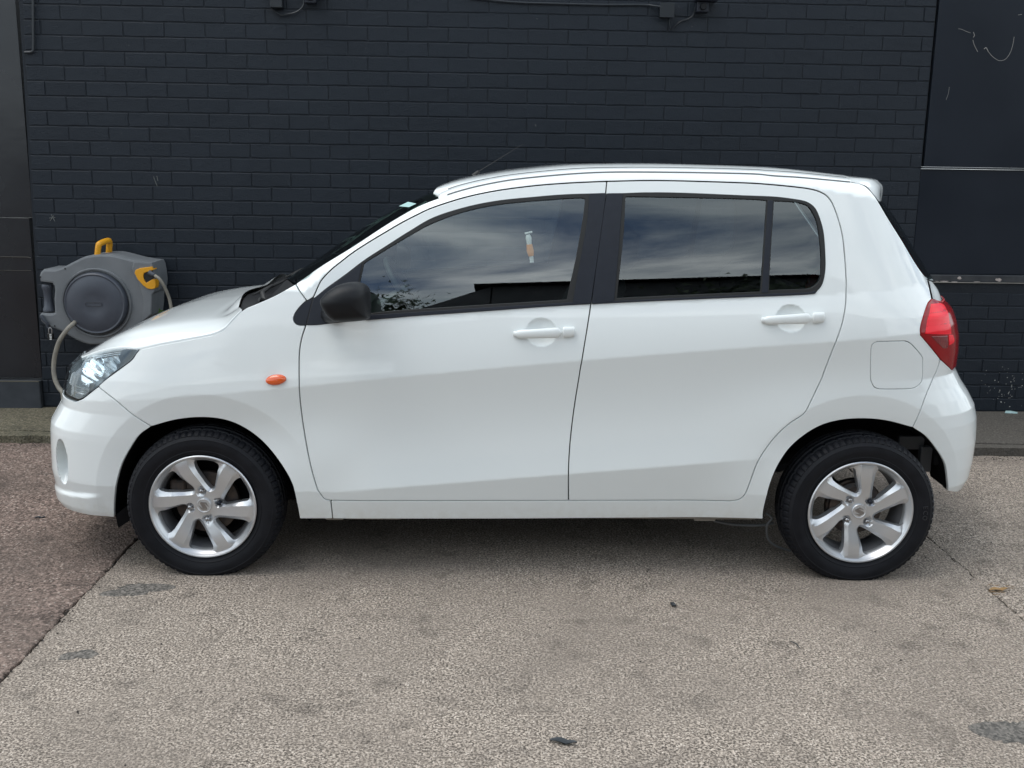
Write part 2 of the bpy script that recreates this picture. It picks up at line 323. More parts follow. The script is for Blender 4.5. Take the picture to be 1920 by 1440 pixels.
def panel(name, loop, m, parent=None, holes=(), gap=.0035, lip=.018, proud=0.0, spacing=.013, far=True, f=off, fine=(), names=None, hole_gap=0.0, edge=.0012):
    parent = parent or car
    loop = clean(inset(loop, gap)); H = [clean(h if hole_gap == 0 else inset(h, -hole_gap)) for h in holes]
    lo, hi = loop.min(0), loop.max(0); pts = []
    rows = np.arange(lo[1], hi[1], spacing*.87)
    if lo[0] < -1.6 or hi[0] > 1.6: rows = np.arange(lo[1], hi[1], min(spacing*.87, .007))
    for i, z in enumerate(rows):
        xs = list(np.arange(lo[0]+(i % 2)*spacing/2, hi[0], spacing)); pts += [(a, z) for a in xs]
        if lo[0] < -1.55: pts += [(a, z+.001) for a in -1.55-(np.linspace(0, 1, 46)**.7)*.36 if a > xlimF(z)]
        if hi[0] > 1.5: pts += [(a, z+.001) for a in 1.5+(np.linspace(0, 1, 46)**.7)*.32 if a < xlimR(z)]
    for cl in CRL:
        for dd in (-.014, -.006, 0, .006, .014):
            pts += [(a, float(b)+dd) for a, b in cl[::1]]
    for (cx_, rb_) in ((WXF, .42), (WXR, .44)):
        for dd in (-.012, -.005, 0, .005, .012): pts += [(cx_+(rb_+dd)*math.cos(t), WZ+(rb_+dd)*math.sin(t)) for t in np.linspace(-.3, PI+.3, 300)]
    for (bx, bz, rx, rz) in fine:
        for a in np.arange(-1.1, 1.11, .0045/rx):
            for b in np.arange(-1.1, 1.11, .0045/rz):
                if a*a+b*b < 1.25: pts.append((bx+a*rx, bz+b*rz))
    pts = np.array(pts) if pts else np.zeros((0, 2))
    if len(pts) and lip > 0 and spacing < .02:      # thin out regular points that crowd the crease rows
        pass
    if len(pts):
        k = inpoly(pts, clean(inset(loop, spacing*.35)))
        for h in H: k &= ~inpoly(pts, clean(inset(h, -spacing*.35)))
        pts = pts[k]
    def keep(c):
        k = inpoly(c, loop)
        for h in H: k &= ~inpoly(c, h)
        return k
    V2, F, _ = cdt([loop]+H, pts, keep)
    x, z = V2[:, 0], V2[:, 1]; y = f(x, z)-proud; nn = nrm(x, z, f)
    V = [(a, b, c) for a, b, c in zip(x, y, z)]; NN = [tuple(q) for q in nn]; FF = [tuple(q) for q in F]      # CCW in (x,z) seen from -y
    if lip > 0:
        for L, s in [(loop, 1)]+[(h, -1) for h in H]:
            a = np.roll(L, -1, 0)-np.roll(L, 1, 0); a /= np.linalg.norm(a, axis=1)[:, None]; out = np.stack([a[:, 1], -a[:, 0]], 1)*s
            yy = f(L[:, 0], L[:, 1])-proud; n0 = nrm(L[:, 0], L[:, 1], f); k = len(V); n = len(L)
            for q, yq, o_, nq in zip(L, yy, out, n0):
                o3 = np.array([o_[0], 0, o_[1]]); b3 = nq+o3; b3 /= np.linalg.norm(b3)
                V += [(q[0], yq, q[1]), (q[0]+o_[0]*edge, yq+edge, q[1]+o_[1]*edge), (q[0]+o_[0]*edge, yq+lip, q[1]+o_[1]*edge)]
                NN += [tuple(nq), tuple(o3*.9-np.array([0, .45, 0])), tuple(o3)]
            for i in range(n):
                j = (i+1) % n
                for c in (0, 1):
                    q = (k+3*i+c, k+3*j+c, k+3*j+c+1, k+3*i+c+1); FF.append(q[::-1] if s > 0 else q)
    V = np.array(V); V[:, 1] -= YC
    o = mk(name, V, FF, m, parent, normals=NN)
    res = [o]
    if far:
        V2_ = V.copy(); V2_[:, 1] *= -1; N2 = [(a, -b, c) for a, b, c in NN]
        res.append(mk(name, V2_, [q[::-1] for q in FF], m, (far if isinstance(far, bpy.types.Object) else parent), normals=N2))
    return res
def seg(L, a, b): return L[a:b]
# ---- doors
BOTF = [(620,938.3),(1066,938.5)]; BOTR = [(1066,938.5),(1368,939.5)]
GLF = [[(681.3,493.6),(692,485.8),(722,467.7),(767.4,440.5),(812.7,416.3),(873,395),(933.6,382.5),(1002,375.5),(1057.8,371.3),(1088,370),(1096,371.5),(1098,377),(1092.5,419),(1080,488),(1067.5,544),(1063.5,563)],
       [(1063.5,563),(1000,567.3),(919,572),(837,577.5),(738,584),(668,592)], [(668,592),(670,565),(673.3,532),(681.3,493.6)]]
GLR = [[(1155,560.5),(1167.5,446.7),(1171.5,374),(1173,369.5),(1180,367.5),(1280,369),(1400,372),(1438.5,374.8)], [(1438.5,374.8),(1433,462),(1426.8,548)], [(1426.8,548),(1300,553.6),(1200,558),(1155,560.5)]]
GLQ = [[(1450,375.3),(1483,377),(1503,380),(1515,385),(1523,395),(1531.7,413),(1536.7,438),(1540,471.7),(1540.5,498),(1539,520.6),(1534,531),(1526,538),(1513.5,542.5),(1480,544),(1440.6,545.4)], [(1440.6,545.4),(1443,490),(1450,375.3)]]
front_door_loop = path(GAP_A, GAP_B, BOTF[::-1], GAP1[::-1]); rear_door_loop = path(GAP_R, BOTR[::-1], GAP_B[::-1])
glf = path(*GLF); glr = path(*GLR); glq = path(*GLQ)
fd = panel('front_door', front_door_loop, paint, holes=[glf], fine=[(HF[0], HF[1], .062, .056)])
rd = panel('rear_door', rear_door_loop, paint, holes=[glr, glq], fine=[(HRr[0], HRr[1], .062, .056)])
FT = [[(586.7,558),(590.7,556.8),(613,538.7),(646.6,514.5),(682.8,487),(722,461.6),(767,433),(812.7,407),(873,387.6),(933.6,375.5),(1002,368.5),(1057.8,364),(1105,362.4),(1136,361.4)],
      [(1136,361.4),(1132.8,391),(1117.5,502),(1107.8,570.3)], [(1107.8,570.3),(1057.8,573),(1000,576.8),(919,582.8),(780,592.5),(740,596),(686.7,600.5),(628,606),(595,610),(573.3,610.3)], [(573.3,610.3),(580,583),(586.7,558)]]
RT = [[(1137,362),(1168,361.7),(1213,360.2),(1280,361),(1400,366),(1450,368),(1483,371.7),(1506.7,375.8),(1520,381.7),(1530,391.7),(1538,410),(1545,438),(1548,480),(1548,505),(1544.5,526),(1540,537),(1533.6,544.5),(1520.8,551.6),(1455,555),(1346,559.3),(1200,565.7),(1109,570.3)],
      [(1109,570.3),(1117.5,502),(1132.8,391),(1137,362)]]
panel('window_seal', path(*FT), rubber, fd[0], [glf], gap=.0018, proud=.0016, lip=.006, far=fd[1], hole_gap=-.001)
panel('window_seal', path(*RT), rubber, rd[0], [glr, glq], gap=.0018, proud=.0016, lip=.006, far=rd[1], hole_gap=-.001)
# belt strips and pillar trims stand proud of the seals
panel('belt_strip', path([(679,591.5),(738,588),(837,581.5),(919,576),(1000,571.3),(1074,567)], [(1074,567),(1107.3,569.8)], [(1107.3,569.8),(1057.8,572.5),(1000,576.3),(919,582.3),(780,592),(740,595.5),(686.7,600)], [(686.7,600),(679,591.5)]), trim, fd[0], gap=.0006, proud=.0045, lip=.005, far=fd[1])
panel('belt_strip', path([(1109.5,570),(1151,564.5),(1200,562.3),(1300,557.6),(1426.8,552),(1440,551),(1513,548.5),(1527,545)], [(1527,545),(1530,547),(1520.8,551.2),(1455,554.6),(1346,558.9),(1200,565.3),(1109.5,570)]), trim, rd[0], gap=.0006, proud=.0045, lip=.005, far=rd[1])
PTF = path([(1105.5,363.2),(1135.6,362)], [(1135.6,362),(1132.4,391),(1117,502),(1107.3,569.5)], [(1107.3,569.5),(1074,566.5)], [(1074,566.5),(1087,493),(1100,420),(1105.5,363.2)])
PTR = path([(1138,362.5),(1167.5,362.2)], [(1167.5,362.2),(1163,420),(1159.5,470),(1151,563.8)], [(1151,563.8),(1109.5,569.5)], [(1109.5,569.5),(1118,502),(1133.2,391),(1138,362.5)])
panel('pillar_trim', PTF, trim, fd[0], gap=.0008, proud=.005, lip=.006, far=fd[1]); panel('pillar_trim', PTR, trim, rd[0], gap=.0008, proud=.005, lip=.006, far=rd[1])
panel('window_divider', path([(1440,376),(1449,376.5)], [(1449,376.5),(1443,470),(1439.5,548)], [(1439.5,548),(1428.5,548.5)], [(1428.5,548.5),(1434,470),(1440,376)]), trim, rd[0], gap=0, proud=.0035, lip=.006, far=rd[1])
panel('mirror_sail', path([(589,559),(613,541),(646.6,517),(679,493)], [(679,493),(672,530),(667,560),(665,594)], [(665,594),(628,604.5),(595,608.8),(575.5,609)], [(575.5,609),(582,583),(589,559)]), trim, fd[0], gap=.001, proud=.004, lip=.005, far=fd[1])
gl = lambda x, z: off(x, z)+.005
panel('window_glass', glf, glass, fd[0], gap=-.004, lip=0, f=gl, far=fd[1], spacing=.03)
panel('window_glass', glr, glass_dark, rd[0], gap=-.004, lip=0, f=gl, far=rd[1], spacing=.03)
panel('quarter_glass', glq, glass_dark, rd[0], gap=-.004, lip=0, f=gl, far=rd[1], spacing=.03)
# ---- fender
HOODGAP = [(262,655),(300,646.7),(350,637.5),(396.7,628.3),(408,624),(420,617.5),(436.7,600),(453,583.3)]
COWLE = [(453,583.3),(462,577),(470,574),(495,563.5),(520,551.7),(554,532.5)]
GARN = [(575.8,565),(570,568),(556.7,583),(550.8,595),(551.7,603),(558,609),(573.3,610.3)]
ARCHF1 = [(561.8,973),(556.4,944.6),(547.5,908),(525.7,869),(493,829),(457,802),(421,787.6),(377.7,783),(330,787.5),(283.8,800)]
ARCHF2 = [(283.8,800),(262,816),(247,837),(229.7,869),(219,905),(215,941),(215,970)]
BGAP = [(184,725),(216.7,750.8),(247.5,776.7),(283.8,800)]
LAMPLOW = [(120,754),(141.7,752.5),(155,746.7),(170,735),(184,724),(200,710),(225,691.7),(246.7,675),(255,663),(262,655)]
LAMPTOP = [(262,655),(233,653.7),(206.7,655.8),(180,661.7),(166.7,665.8),(152,671)]
panel('front_wing', path(HOODGAP, COWLE, [(554,532.5),(575.8,565)], GARN, GAP1[2:], [(620,938.3),(623.8,973)], [(623.8,973),(561.8,973)], ARCHF1, BGAP[::-1], LAMPLOW[4:]), paint, spacing=.011)
panel('corner_trim', path([(586.7,558.5),(575.8,565)], GARN, [(573.3,610.3),(580,583),(586.7,558.5)]), trim, gap=.0012, lip=.01)
# ---- body side (A pillar, cantrail, C pillar, rear quarter, sill)
DITCH = [(823,371),(863,358),(913,345.8),(980,335),(1100,324.7),(1213,323),(1400,326),(1450,330),(1500,333),(1550,337.5),(1608,343)]
APILL = [(554,532.5),(601,499),(661.7,461.6),(722,422),(767.5,395),(794.6,381.6),(823,371)]
CEDGE = [(1608,343),(1625,351),(1647,378),(1666.7,411.7),(1691.7,451.7),(1720,499),(1739,525)]
TGAP = [(1739,525),(1743,543),(1747,561)]
LAMPR = [(1747,561),(1739,571),(1731,595),(1726,615),(1726,628)]; LAMPR2 = [(1726,628),(1763,673)]
RGAP = [(1763,673),(1755.6,696),(1734,747),(1711,802)]
ARCHR = [(1711,802),(1665.5,790),(1622.8,785.4),(1574,788.5),(1531,802),(1488,832.8),(1461,869),(1444,909),(1433,952),(1431,973.5)]
flap = path([(1632,655),(1634,646),(1641,640.5),(1650,639.2),(1690,638.2),(1699.5,638.8),(1710,644.6),(1728.6,666),(1731,677),(1730.6,706),(1728,717),(1721,724.8),(1706.7,730),(1660,731),(1648.4,730.5),(1639,727),(1633.5,718),(1631,704),(1632,655)], step=.006)
panel('body_side', path(GAP_A, GAP_R, BOTR[::-1], BOTF[::-1], [(620,938.3),(623.8,973)], [(623.8,973),(1000,973),(1431,973.5)], ARCHR[::-1], RGAP[::-1], LAMPR2[::-1], LAMPR[::-1], TGAP[::-1], CEDGE[::-1], DITCH[::-1], APILL[::-1], [(554,532.5),(575.8,565)], [(575.8,565),(586.7,558)]), paint, holes=[flap], spacing=.012)
panel('fuel_flap', flap, paint, lip=.012, gap=.0052, far=False)
# ---- bumpers: side wraps plus front / rear faces
def zline(x, z, n=12): return np.array([(x, z)])
def limF(z0, z1): zz_ = np.linspace(z0, z1, 60); return np.stack([xlimF(zz_), zz_], 1)
def limR(z0, z1): zz_ = np.linspace(z0, z1, 60); return np.stack([xlimR(zz_), zz_], 1)
zt = onside([(141.7,752.5)])[0][1]; zbf = .196
btm = onside([(145,960),(175,967),(215,970.5)])
bl = np.vstack([[[xlimF(.205), .205]], [[-1.80, .201]], btm[1:]])
topF = onside([(184,725),(170,736),(155,747.7),(141.7,753)])
loopF = clean(np.vstack([resamp(crom(onside(BGAP), 8), .008)[:-1], resamp(crom(onside(ARCHF2), 8), .008)[:-1], resamp(crom(bl[::-1], 8), .01)[:-1], limF(.205, zt), resamp(np.vstack([[[xlimF(zt), zt]], topF[::-1]]), .006)[1:-1]]))
loopF = loopF if area2(loopF) > 0 else loopF[::-1]
panel('front_bumper', loopF, paint, spacing=.011, fine=[(FOG[0], FOG[1], .04, .095)])
hl_loop = clean(np.vstack([resamp(crom(onside(LAMPTOP), 8), .006)[:-1], limF(onside([LAMPTOP[-1]])[0][1], zt+.003)[:-1], resamp(np.vstack([[[xlimF(zt+.003), zt+.003]], crom(onside(LAMPLOW[1:]), 8)]), .006)[:-1]]))
hl_loop = hl_loop if area2(hl_loop) > 0 else hl_loop[::-1]
lh, lh2 = panel('headlight', hl_loop, housing, gap=.002, lip=.02, f=lambda x, z: off(x, z)+.03*sst(-x, 1.45, 1.6), spacing=.012)
panel('lens', hl_loop, lens_clear, lh, gap=.0022, lip=.004, proud=.0015, far=lh2, spacing=.012)
def bezel(dep, bow, cx_, cz_, wob=0):
    return lambda x, z: off(x, z)+dep-bow*((x-cx_)**2+(z-cz_)**2)*0+bow*np.cos((x-cx_)*38)*.5+wob*np.sin(z*160)
panel('reflector', path([(151,681),(160,676.5),(167,675.5),(191,672.8)], [(191,672.8),(192,690),(187,707),(178,717),(166.7,721)], [(166.7,721),(151.5,722)], [(151.5,722),(150,700),(151,681)], step=.005), chrome, lh, gap=0, lip=.006, far=lh2, f=lambda x, z: off(x, z)+.018+.012*np.cos((x+1.62)*30)+.0018*np.sin(z*210+x*90), spacing=.006)
panel('reflector', path([(136.7,722.5),(165,722)], [(165,722),(163,734),(155,742)], [(155,742),(147,744),(135,741)], [(135,741),(136.7,722.5)], step=.005), chrome, lh, gap=0, lip=.006, far=lh2, f=lambda x, z: off(x, z)+.017+.01*np.cos((z-.64)*40)+.002*np.sin(z*260), spacing=.006)
panel('light_strip', path([(170,670),(210,663.5),(255,658.5)], [(255,658.5),(255,661.5),(212,667),(172,673)], [(172,673),(170,670)], step=.006), chrome, lh, gap=0, lip=.005, far=lh2, f=lambda x, z: off(x, z)+.014, spacing=.01)
panel('inner_panel', path([(193,673.5),(225,668),(250,664.5)], [(250,664.5),(243,674),(222,690),(197,709)], [(197,709),(193,700),(193,673.5)], step=.006), mat('satin_bezel', (.62, .65, .67), .2, metal=.9), lh, gap=0, lip=.005, far=lh2, f=lambda x, z: off(x, z)+.016+.003*np.sin(x*70+z*140), spacing=.008)
# rear bumper + lamp
zr0 = onside([(1763,673)])[0][1]; LL = [(1763,673),(1775,684),(1786,695)]
bR = onside([(1777,921)])[0]; lowR = np.array([[xlimR(.30), .30], [1.70, .285], [bR[0], bR[1]]])
loopR = clean(np.vstack([resamp(crom(onside(RGAP[::-1]), 8), .008)[:-1], resamp(crom(onside(LL), 8), .006)[:-1], limR(onside([LL[-1]])[0][1], .30)[:-1], resamp(lowR, .008)[:-1],
    resamp(crom(onside([(1777,921),(1775.5,894),(1771,869),(1757,845),(1736,819),(1711,802)]), 8), .008)[:-1]]))
loopR = loopR if area2(loopR) > 0 else loopR[::-1]
panel('rear_bumper', loopR, paint, spacing=.011)
TOPL = [(1765,566),(1756,563),(1747,561)]
zl0 = onside([(1765,566)])[0][1]; zl1 = onside([(1786,695)])[0][1]
tl_loop = clean(np.vstack([resamp(crom(onside(LAMPR), 8), .006)[:-1], resamp(onside(LAMPR2), .006)[:-1], resamp(crom(onside(LL), 8), .006)[:-1], limR(zl1, zl0)[:-1], resamp(np.vstack([[[xlimR(zl0), zl0]], onside(TOPL)]), .006)[:-1]]))
tl_loop = tl_loop if area2(tl_loop) > 0 else tl_loop[::-1]
tl, tl2 = panel('tail_light', tl_loop, redlens, proud=.004, lip=.02, gap=.0022, spacing=.01, edge=.003)
panel('bright_red_panel', path([(1745,570),(1768,571),(1779,600),(1783,626)], [(1783,626),(1734,625)], [(1734,625),(1738,600),(1745,570)], step=.006), redbright, tl, gap=0, lip=.003, proud=.0056, far=tl2, spacing=.01, f=lambda x, z: off(x, z)+.0016*np.abs(np.sin(z*70)))  # inset reflector of brighter red plastic
panel('bright_red_panel', path([(1778,628),(1786,628)], [(1786,628),(1788,640),(1779,647)], [(1779,647),(1778,628)], step=.006), redbright, tl, gap=0, lip=.003, proud=.0056, far=tl2, spacing=.01)
panel('side_reflector', path([(1746,631),(1775,630)], [(1775,630),(1776,650),(1767,652)], [(1767,652),(1746,631)], step=.006), mat('dark_red_lens', (.16, .002, .006), .15, coat=1), tl, gap=0, lip=.003, proud=.0056, far=tl2, spacing=.012)
# end faces across the car
def endface(name, z0, z1, side, m, bulge=.05, nz=24, parent=None, inset_=0.0):
    zs = np.linspace(z0, z1, nz); V = []; F = []; ny = 17
    for z in zs:
        x = (xlimF(z) if side < 0 else xlimR(z)); y = float(off(x, z)); n0 = 1
        for j, t in enumerate(np.linspace(-1, 1, ny)):
            V.append((x+side*(bulge*(1-abs(t)**2.2)-inset_-(.004 if abs(t) > .99 else 0)), t*(YC-y+.002), z))
    for i in range(nz-1):
        for j in range(ny-1):
            q = (i*ny+j, i*ny+j+1, (i+1)*ny+j+1, (i+1)*ny+j); F.append(q if side > 0 else q[::-1])
    return mk(name, V, F, m, parent or car, smooth=True)
endface('front_bumper', .2, zt-.005, -1, paint, nz=70); 
gr = endface('grille', zt-.003, .755, -1, trim, inset_=.012)
for i in range(3):
    z = zt+.03+i*.035; V = MB()
    V.tube([(xlimF(z)-.048*(1-abs(t)**2.2)+.006, t*.44, z) for t in np.linspace(-1, 1, 15)], .006, 8); V.build('bar', chrome, gr)
endface('rear_bumper', .3, .66, 1, paint); endface('tailgate', .662, 1.04, 1, paint)
# ---- hood
def loft(name, rows, m, parent=None, n_u=8, mirror=True, thick=.0, angle=None, closed_center=True):
    """rows: list of near-to-centre point lists in world coords; mirrored about the car's centre plane"""
    R_ = []
    for r in rows:
        r = np.array(r, float); r[:, 1] -= YC
        full = np.vstack([r, (r*np.array([1, -1, 1]))[::-1][1:]]) if abs(r[-1, 1]) < 1e-6 else np.vstack([r, (r*np.array([1, -1, 1]))[::-1]])
        R_.append(full)
    R_ = np.array(R_); nr, nc = R_.shape[:2]
    F = [(i*nc+j, i*nc+j+1, (i+1)*nc+j+1, (i+1)*nc+j) for i in range(nr-1) for j in range(nc-1)]
    V = R_.reshape(-1, 3)
    # orient upwards / outwards
    a = V[F[len(F)//2][1]]-V[F[len(F)//2][0]]; b = V[F[len(F)//2][3]]-V[F[len(F)//2][0]]
    if np.cross(a, b)[2] < 0: F = [q[::-1] for q in F]
    return mk(name, V, F, m, parent or car, angle=angle)
def on3(P):
    q = onside(P); return np.stack([q[:, 0], off(q[:, 0], q[:, 1]), q[:, 1]], 1)
def at(P, ys): return np.array([un(px, py, y) for (px, py), y in zip(P, ys if hasattr(ys, '__len__') else [ys]*len(P))])
Gp = [(152,671.7),(180,661.7),(206.7,655.8),(233,653.7),(262,655),(300,646.7),(350,637.5),(396.7,628.3),(420,617.5),(436.7,600),(453,583.3)]
Sp = [(154,669),(174,655),(200,638.5),(230,624.5),(259,614.5),(300,606.5),(345,600),(390,594.5),(413,591.5),(430,586.5),(447,577)]; Sy = [.36,.27,.22,.19,.17,.16,.16,.165,.17,.175,.18]
Qp = [(158,665),(185,645.5),(216.7,627.2),(250,608.6),(283,593.5),(316.7,578.5),(350,568.5),(383,560.5),(415,553),(440,549),(464,546.5)]; Qy = .47
Cp = [(153,673),(185,646.5),(216,628),(250,609.5),(283,594.5),(316,579.5),(350,569.5),(383,561),(425,549.5),(465,540),(503,533.5)]
G3 = on3(Gp); Sy = [v+.075 for v in Sy]; S3 = at(Sp, Sy); S3[:, 1] = np.maximum(S3[:, 1], G3[:, 1]+.03)
def atz(px, py, z): return ug(px, py, z)
_k = np.clip((-1.45-S3[:, 0])/.3, 0, 1)
Q3 = S3.copy(); Q3[:, 1] = .50; Q3[:, 2] += .006-.03*_k; Q3[:, 0] += -.015-.04*_k
C3 = S3.copy(); C3[:, 1] = YC; C3[:, 2] += .008-.05*_k; C3[:, 0] += -.03-.06*_k
Q3[-1] = at([(460, 548)], .44)[0]; C3[-1] = at([(500, 534.5)], YC)[0]; Q3[-2] = (Q3[-1]+Q3[-3])/2; C3[-2] = (C3[-1]+C3[-3])/2; Q3[-2, 2] += .004; C3[-2, 2] += .004
ng = 6
Gd, Sd, Qd, Cd = [crom(a, ng) for a in (G3, S3, Q3, C3)]
rows = []
for i in range(len(Gd)):
    g = Gd[i]+np.array([0, .0045, .0042]); s = Sd[i]; q = Qd[i]; c = Cd[i]
    m1 = g*.5+s*.5+np.array([0, -.008, .006])
    cc = crom([g, m1, s, q, c], 6); dwn = g+np.array([0, .006, -.015])
    rows.append(np.vstack([[dwn], cc]))
loft('bonnet', rows, paint)
# ---- cowl and windscreen
Ep = APILL; E3 = on3(Ep)+np.array([0, .004, -.002])
Wq = [(535,524.5),(589,491),(631,458.5),(677,428.5),(722,404),(767,382.5),(811,361)]; Q3w = at(Wq, .42); C3w = at(Wq, YC)
Ed, Qw, Cw = crom(E3, 8), crom(Q3w, 8), crom(C3w, 8)
rows = [crom([a, a*.55+b*.45+np.array([-.012, 0, .012]), b, c], 8) for a, b, c in zip(Ed, Qw, Cw)]
ws = loft('windscreen', rows, screen_glass)
band = loft('screen_band', [r+np.array([.0, 0, -.004]) for r in rows[-6:]], rubber)
cw_front = [np.vstack([Gd[-1]+np.array([0, .004, -.006])]), ]
f0 = [Gd[-1]+np.array([0.005, .006, -.004]), Sd[-1]+np.array([.004, .01, -.012]), Qd[-1]+np.array([.004, 0, -.014]), Cd[-1]+np.array([.004, 0, -.014])]
b0 = [on3([(552,534)])[0]+np.array([0, .006, -.004]), rows[0][8]+np.array([0, 0, -.004]), rows[0][16]+np.array([0, 0, -.004]), rows[0][-1]+np.array([0, 0, -.004])]
cow = []
for t in np.linspace(0, 1, 10):
    dip = -.035*math.sin(PI*t); pts = [np.array(a)*(1-t)+np.array(b)*t+np.array([0, 0, dip*(0.25 if k == 0 else 1)]) for k, (a, b) in enumerate(zip(f0, b0))]
    cow.append(crom(pts, 6))
loft('cowl_panel', cow, mat('cowl_plastic', (.012, .012, .013), .45))
mb = MB(); a = un(497, 566, .30); b_ = un(492, 549, .34); c_ = un(510, 535, .42); d_ = un(537, 524, .5)
mb.tube([a, b_, c_], [.011, .009, .006], 8); mb.tube([un(474, 553, .36), un(500, 541, .42), un(520, 532, .46), d_], [.003, .007, .006, .003], 6)
mb.tube([un(486, 561, .28), un(500, 566, .3)], .009, 8)
for v in (0, .62): 
    M = MB(); M.V = [(p[0], p[1]-YC+v, p[2]) for p in mb.V]; M.F = mb.F; M.build('wiper', rubber, car)
# ---- roof
D3 = on3(DITCH); Sl = [(812,359),(846.7,343),(880,333),(930,323),(980,316.3),(1063,308.6),(1147,306.5),(1213,306.3),(1280,307.5),(1400,311.3),(1450,314.3),(1500,319.5),(1550,325.2),(1605,331)]
S5 = at(Sl, .5); xs = np.linspace(D3[0, 0]+.004, D3[-1, 0]-.002, 60)
dD = crom(D3, 8); dS = crom(S5, 8); roof_rows = []; strip_rows = []
for i, x in enumerate(xs):
    yg = np.interp(x, dD[:, 0], dD[:, 1]); zg = np.interp(x, dD[:, 0], dD[:, 2]); zs = np.interp(x, dS[:, 0], dS[:, 2])
    xf = x-.02*max(0, 1-(x-xs[0])/.25)**2
    t = .055; z1 = zg+(zs-zg)*.52
    P = [(x, yg+.0005, zg-.006), (x, yg+.008, zg-.007), (x, yg+.011, zg+.001), (x, yg+.014, zg+.004), (x, yg+t-.01, z1), (x, yg+t-.003, z1-.001), (x, yg+t, z1-.005), (x, yg+t+.004, z1-.005), (x, yg+t+.008, z1+.001), (xf, yg+t+.02, z1+(zs-z1)*.30), (xf, yg+.5*(.5-yg)+.02, z1+(zs-z1)*.86), (xf, .5, zs), (xf, .64, zs+.001), (xf, YC, zs+.0015)]
    roof_rows.append(np.array(P))
fr = [roof_rows[0]+np.array([-.006-.002*k, 0, -.004*k*k-.003]) for k in (2, 1)]
ro = loft('roof', fr+roof_rows, paint, angle=60)
mould = mat('moulding_shade_grey', (.16, .17, .175), .5)  # grey moulding tubes whose tone also draws the shade of the roof grooves
for sgn in (1, -1):
    for j_, rr_, up_z in ((6, .0026, .006), (1, .0024, .0085)):
        M = MB(); M.tube([(r[j_, 0], sgn*(r[j_, 1]-YC), r[j_, 2]+up_z) for r in roof_rows[1:-1]], rr_, 6); M.build('moulding_shade_line', mould, car)
# spoiler
g_ = on3([(1608,343),(1616,346.2),(1625,351),(1636,364),(1647,378)])+np.array([.003, 0, 0]); s1 = at([(1603,331.5),(1630,335),(1646,343),(1652,354),(1649,379)], [.34,.345,.35,.355,.36]); s2 = at([(1603,330.7),(1631,334.2),(1646,342),(1652.3,353),(1649,378)], .5)
s3 = s2.copy(); s3[:, 1] = YC; s3[:, 0] += .012
_xe = xs[-1]-.02; _re = roof_rows[-1]
for S_, yy_ in ((s1, .34), (s2, .5), (s3, YC)):
    S_[0] = (_xe, yy_, np.interp(yy_, _re[4:, 1], _re[4:, 2])-.0005)
g_[0] = (_xe, g_[0][1]-.001, g_[0][2]+.003)
gg, s1, s2, s3 = [crom(a, 5) for a in (g_, s1, s2, s3)]
loft('spoiler', [crom([a, a*.5+b*.5+np.array([.002, -.004, .006]), b, c, d], 5) for a, b, c, d in zip(gg, s1, s2, s3)], paint)
# rear screen + tailgate sliver
r0 = on3([(1647,378),(1666.7,411.7),(1691.7,451.7),(1720,499),(1739,525)])+np.array([.004, .003, 0]); r1 = at([(1652,381),(1676,412),(1700.5,453),(1721,486),(1745,525)], [.42]*5); r2 = r1.copy(); r2[:, 1] = YC; r2[:, 0] += .02
r0, r1, r2 = [crom(a, 5) for a in (r0, r1, r2)]
loft('rear_screen', [crom([a, a*.5+b*.5+np.array([.01, 0, .004]), b, c], 5) for a, b, c in zip(r0, r1, r2)], glassy('tailgate_glass', (.08, .1, .1), 1.6))
t0 = on3([(1740,526),(1744,543),(1748,560)])+np.array([.003, .0, 0]); t1 = at([(1746,528.5),(1757,543),(1765,566)], [.36, .34, .33]); t2 = t1.copy(); t2[:, 1] = YC; t2[:, 0] += .06
t0, t1, t2 = [crom(a, 5) for a in (t0, t1, t2)]
loft('tailgate', [crom([a, b, c], 6) for a, b, c in zip(t0, t1, t2)], paint)
# aerial
a0 = un(889, 331, .79); mb = MB(); a1 = un(898, 321, .79); a2 = un(1000, 258, .79)
mb.tube([a0, a0*.5+a1*.5, a1], [.014, .011, .006], 10); mb.tube([a1, a1+(a2-a1)*.8], [.0016, .0008], 6); mb.V = [(p[0], p[1]-YC, p[2]) for p in mb.V]; mb.build('aerial', rubber, car)
# windscreen sticker
st_ = [un(765.5, 392.5, .20), un(771, 384, .3), un(789, 377, .3), un(794, 379.5, .22)]
c0 = [rows[int(k)][int(j)]+np.array([-.004, -YC, .004]) for k, j in ((34, 2), (34, 8), (38, 8), (38, 2))]
mk('permit_sticker', c0, [(0, 1, 2, 3)], mat('pale_sticker', (.42, .62, .6), .4), car, smooth=False)
# ---- dark inner shell added to put black shade into the panel gaps
inn = lambda x, z: off(x, z)+.024
BIG = path(HOODGAP[2:], COWLE, APILL, DITCH, CEDGE, TGAP, LAMPR, LAMPR2, RGAP, ARCHR, [(1431,973.5),(1000,972),(561.8,972.5)], ARCHF1, BGAP[::-1], [(184,725),(350,637.5)], step=.02)
FTp, RTp = path(*FT), path(*RT)
panel('gap_shade_shell', BIG, liner, holes=[glf, clean(inset(np.array(glr), 0)), glq], gap=.004, lip=0, f=inn, spacing=.03, hole_gap=.001)
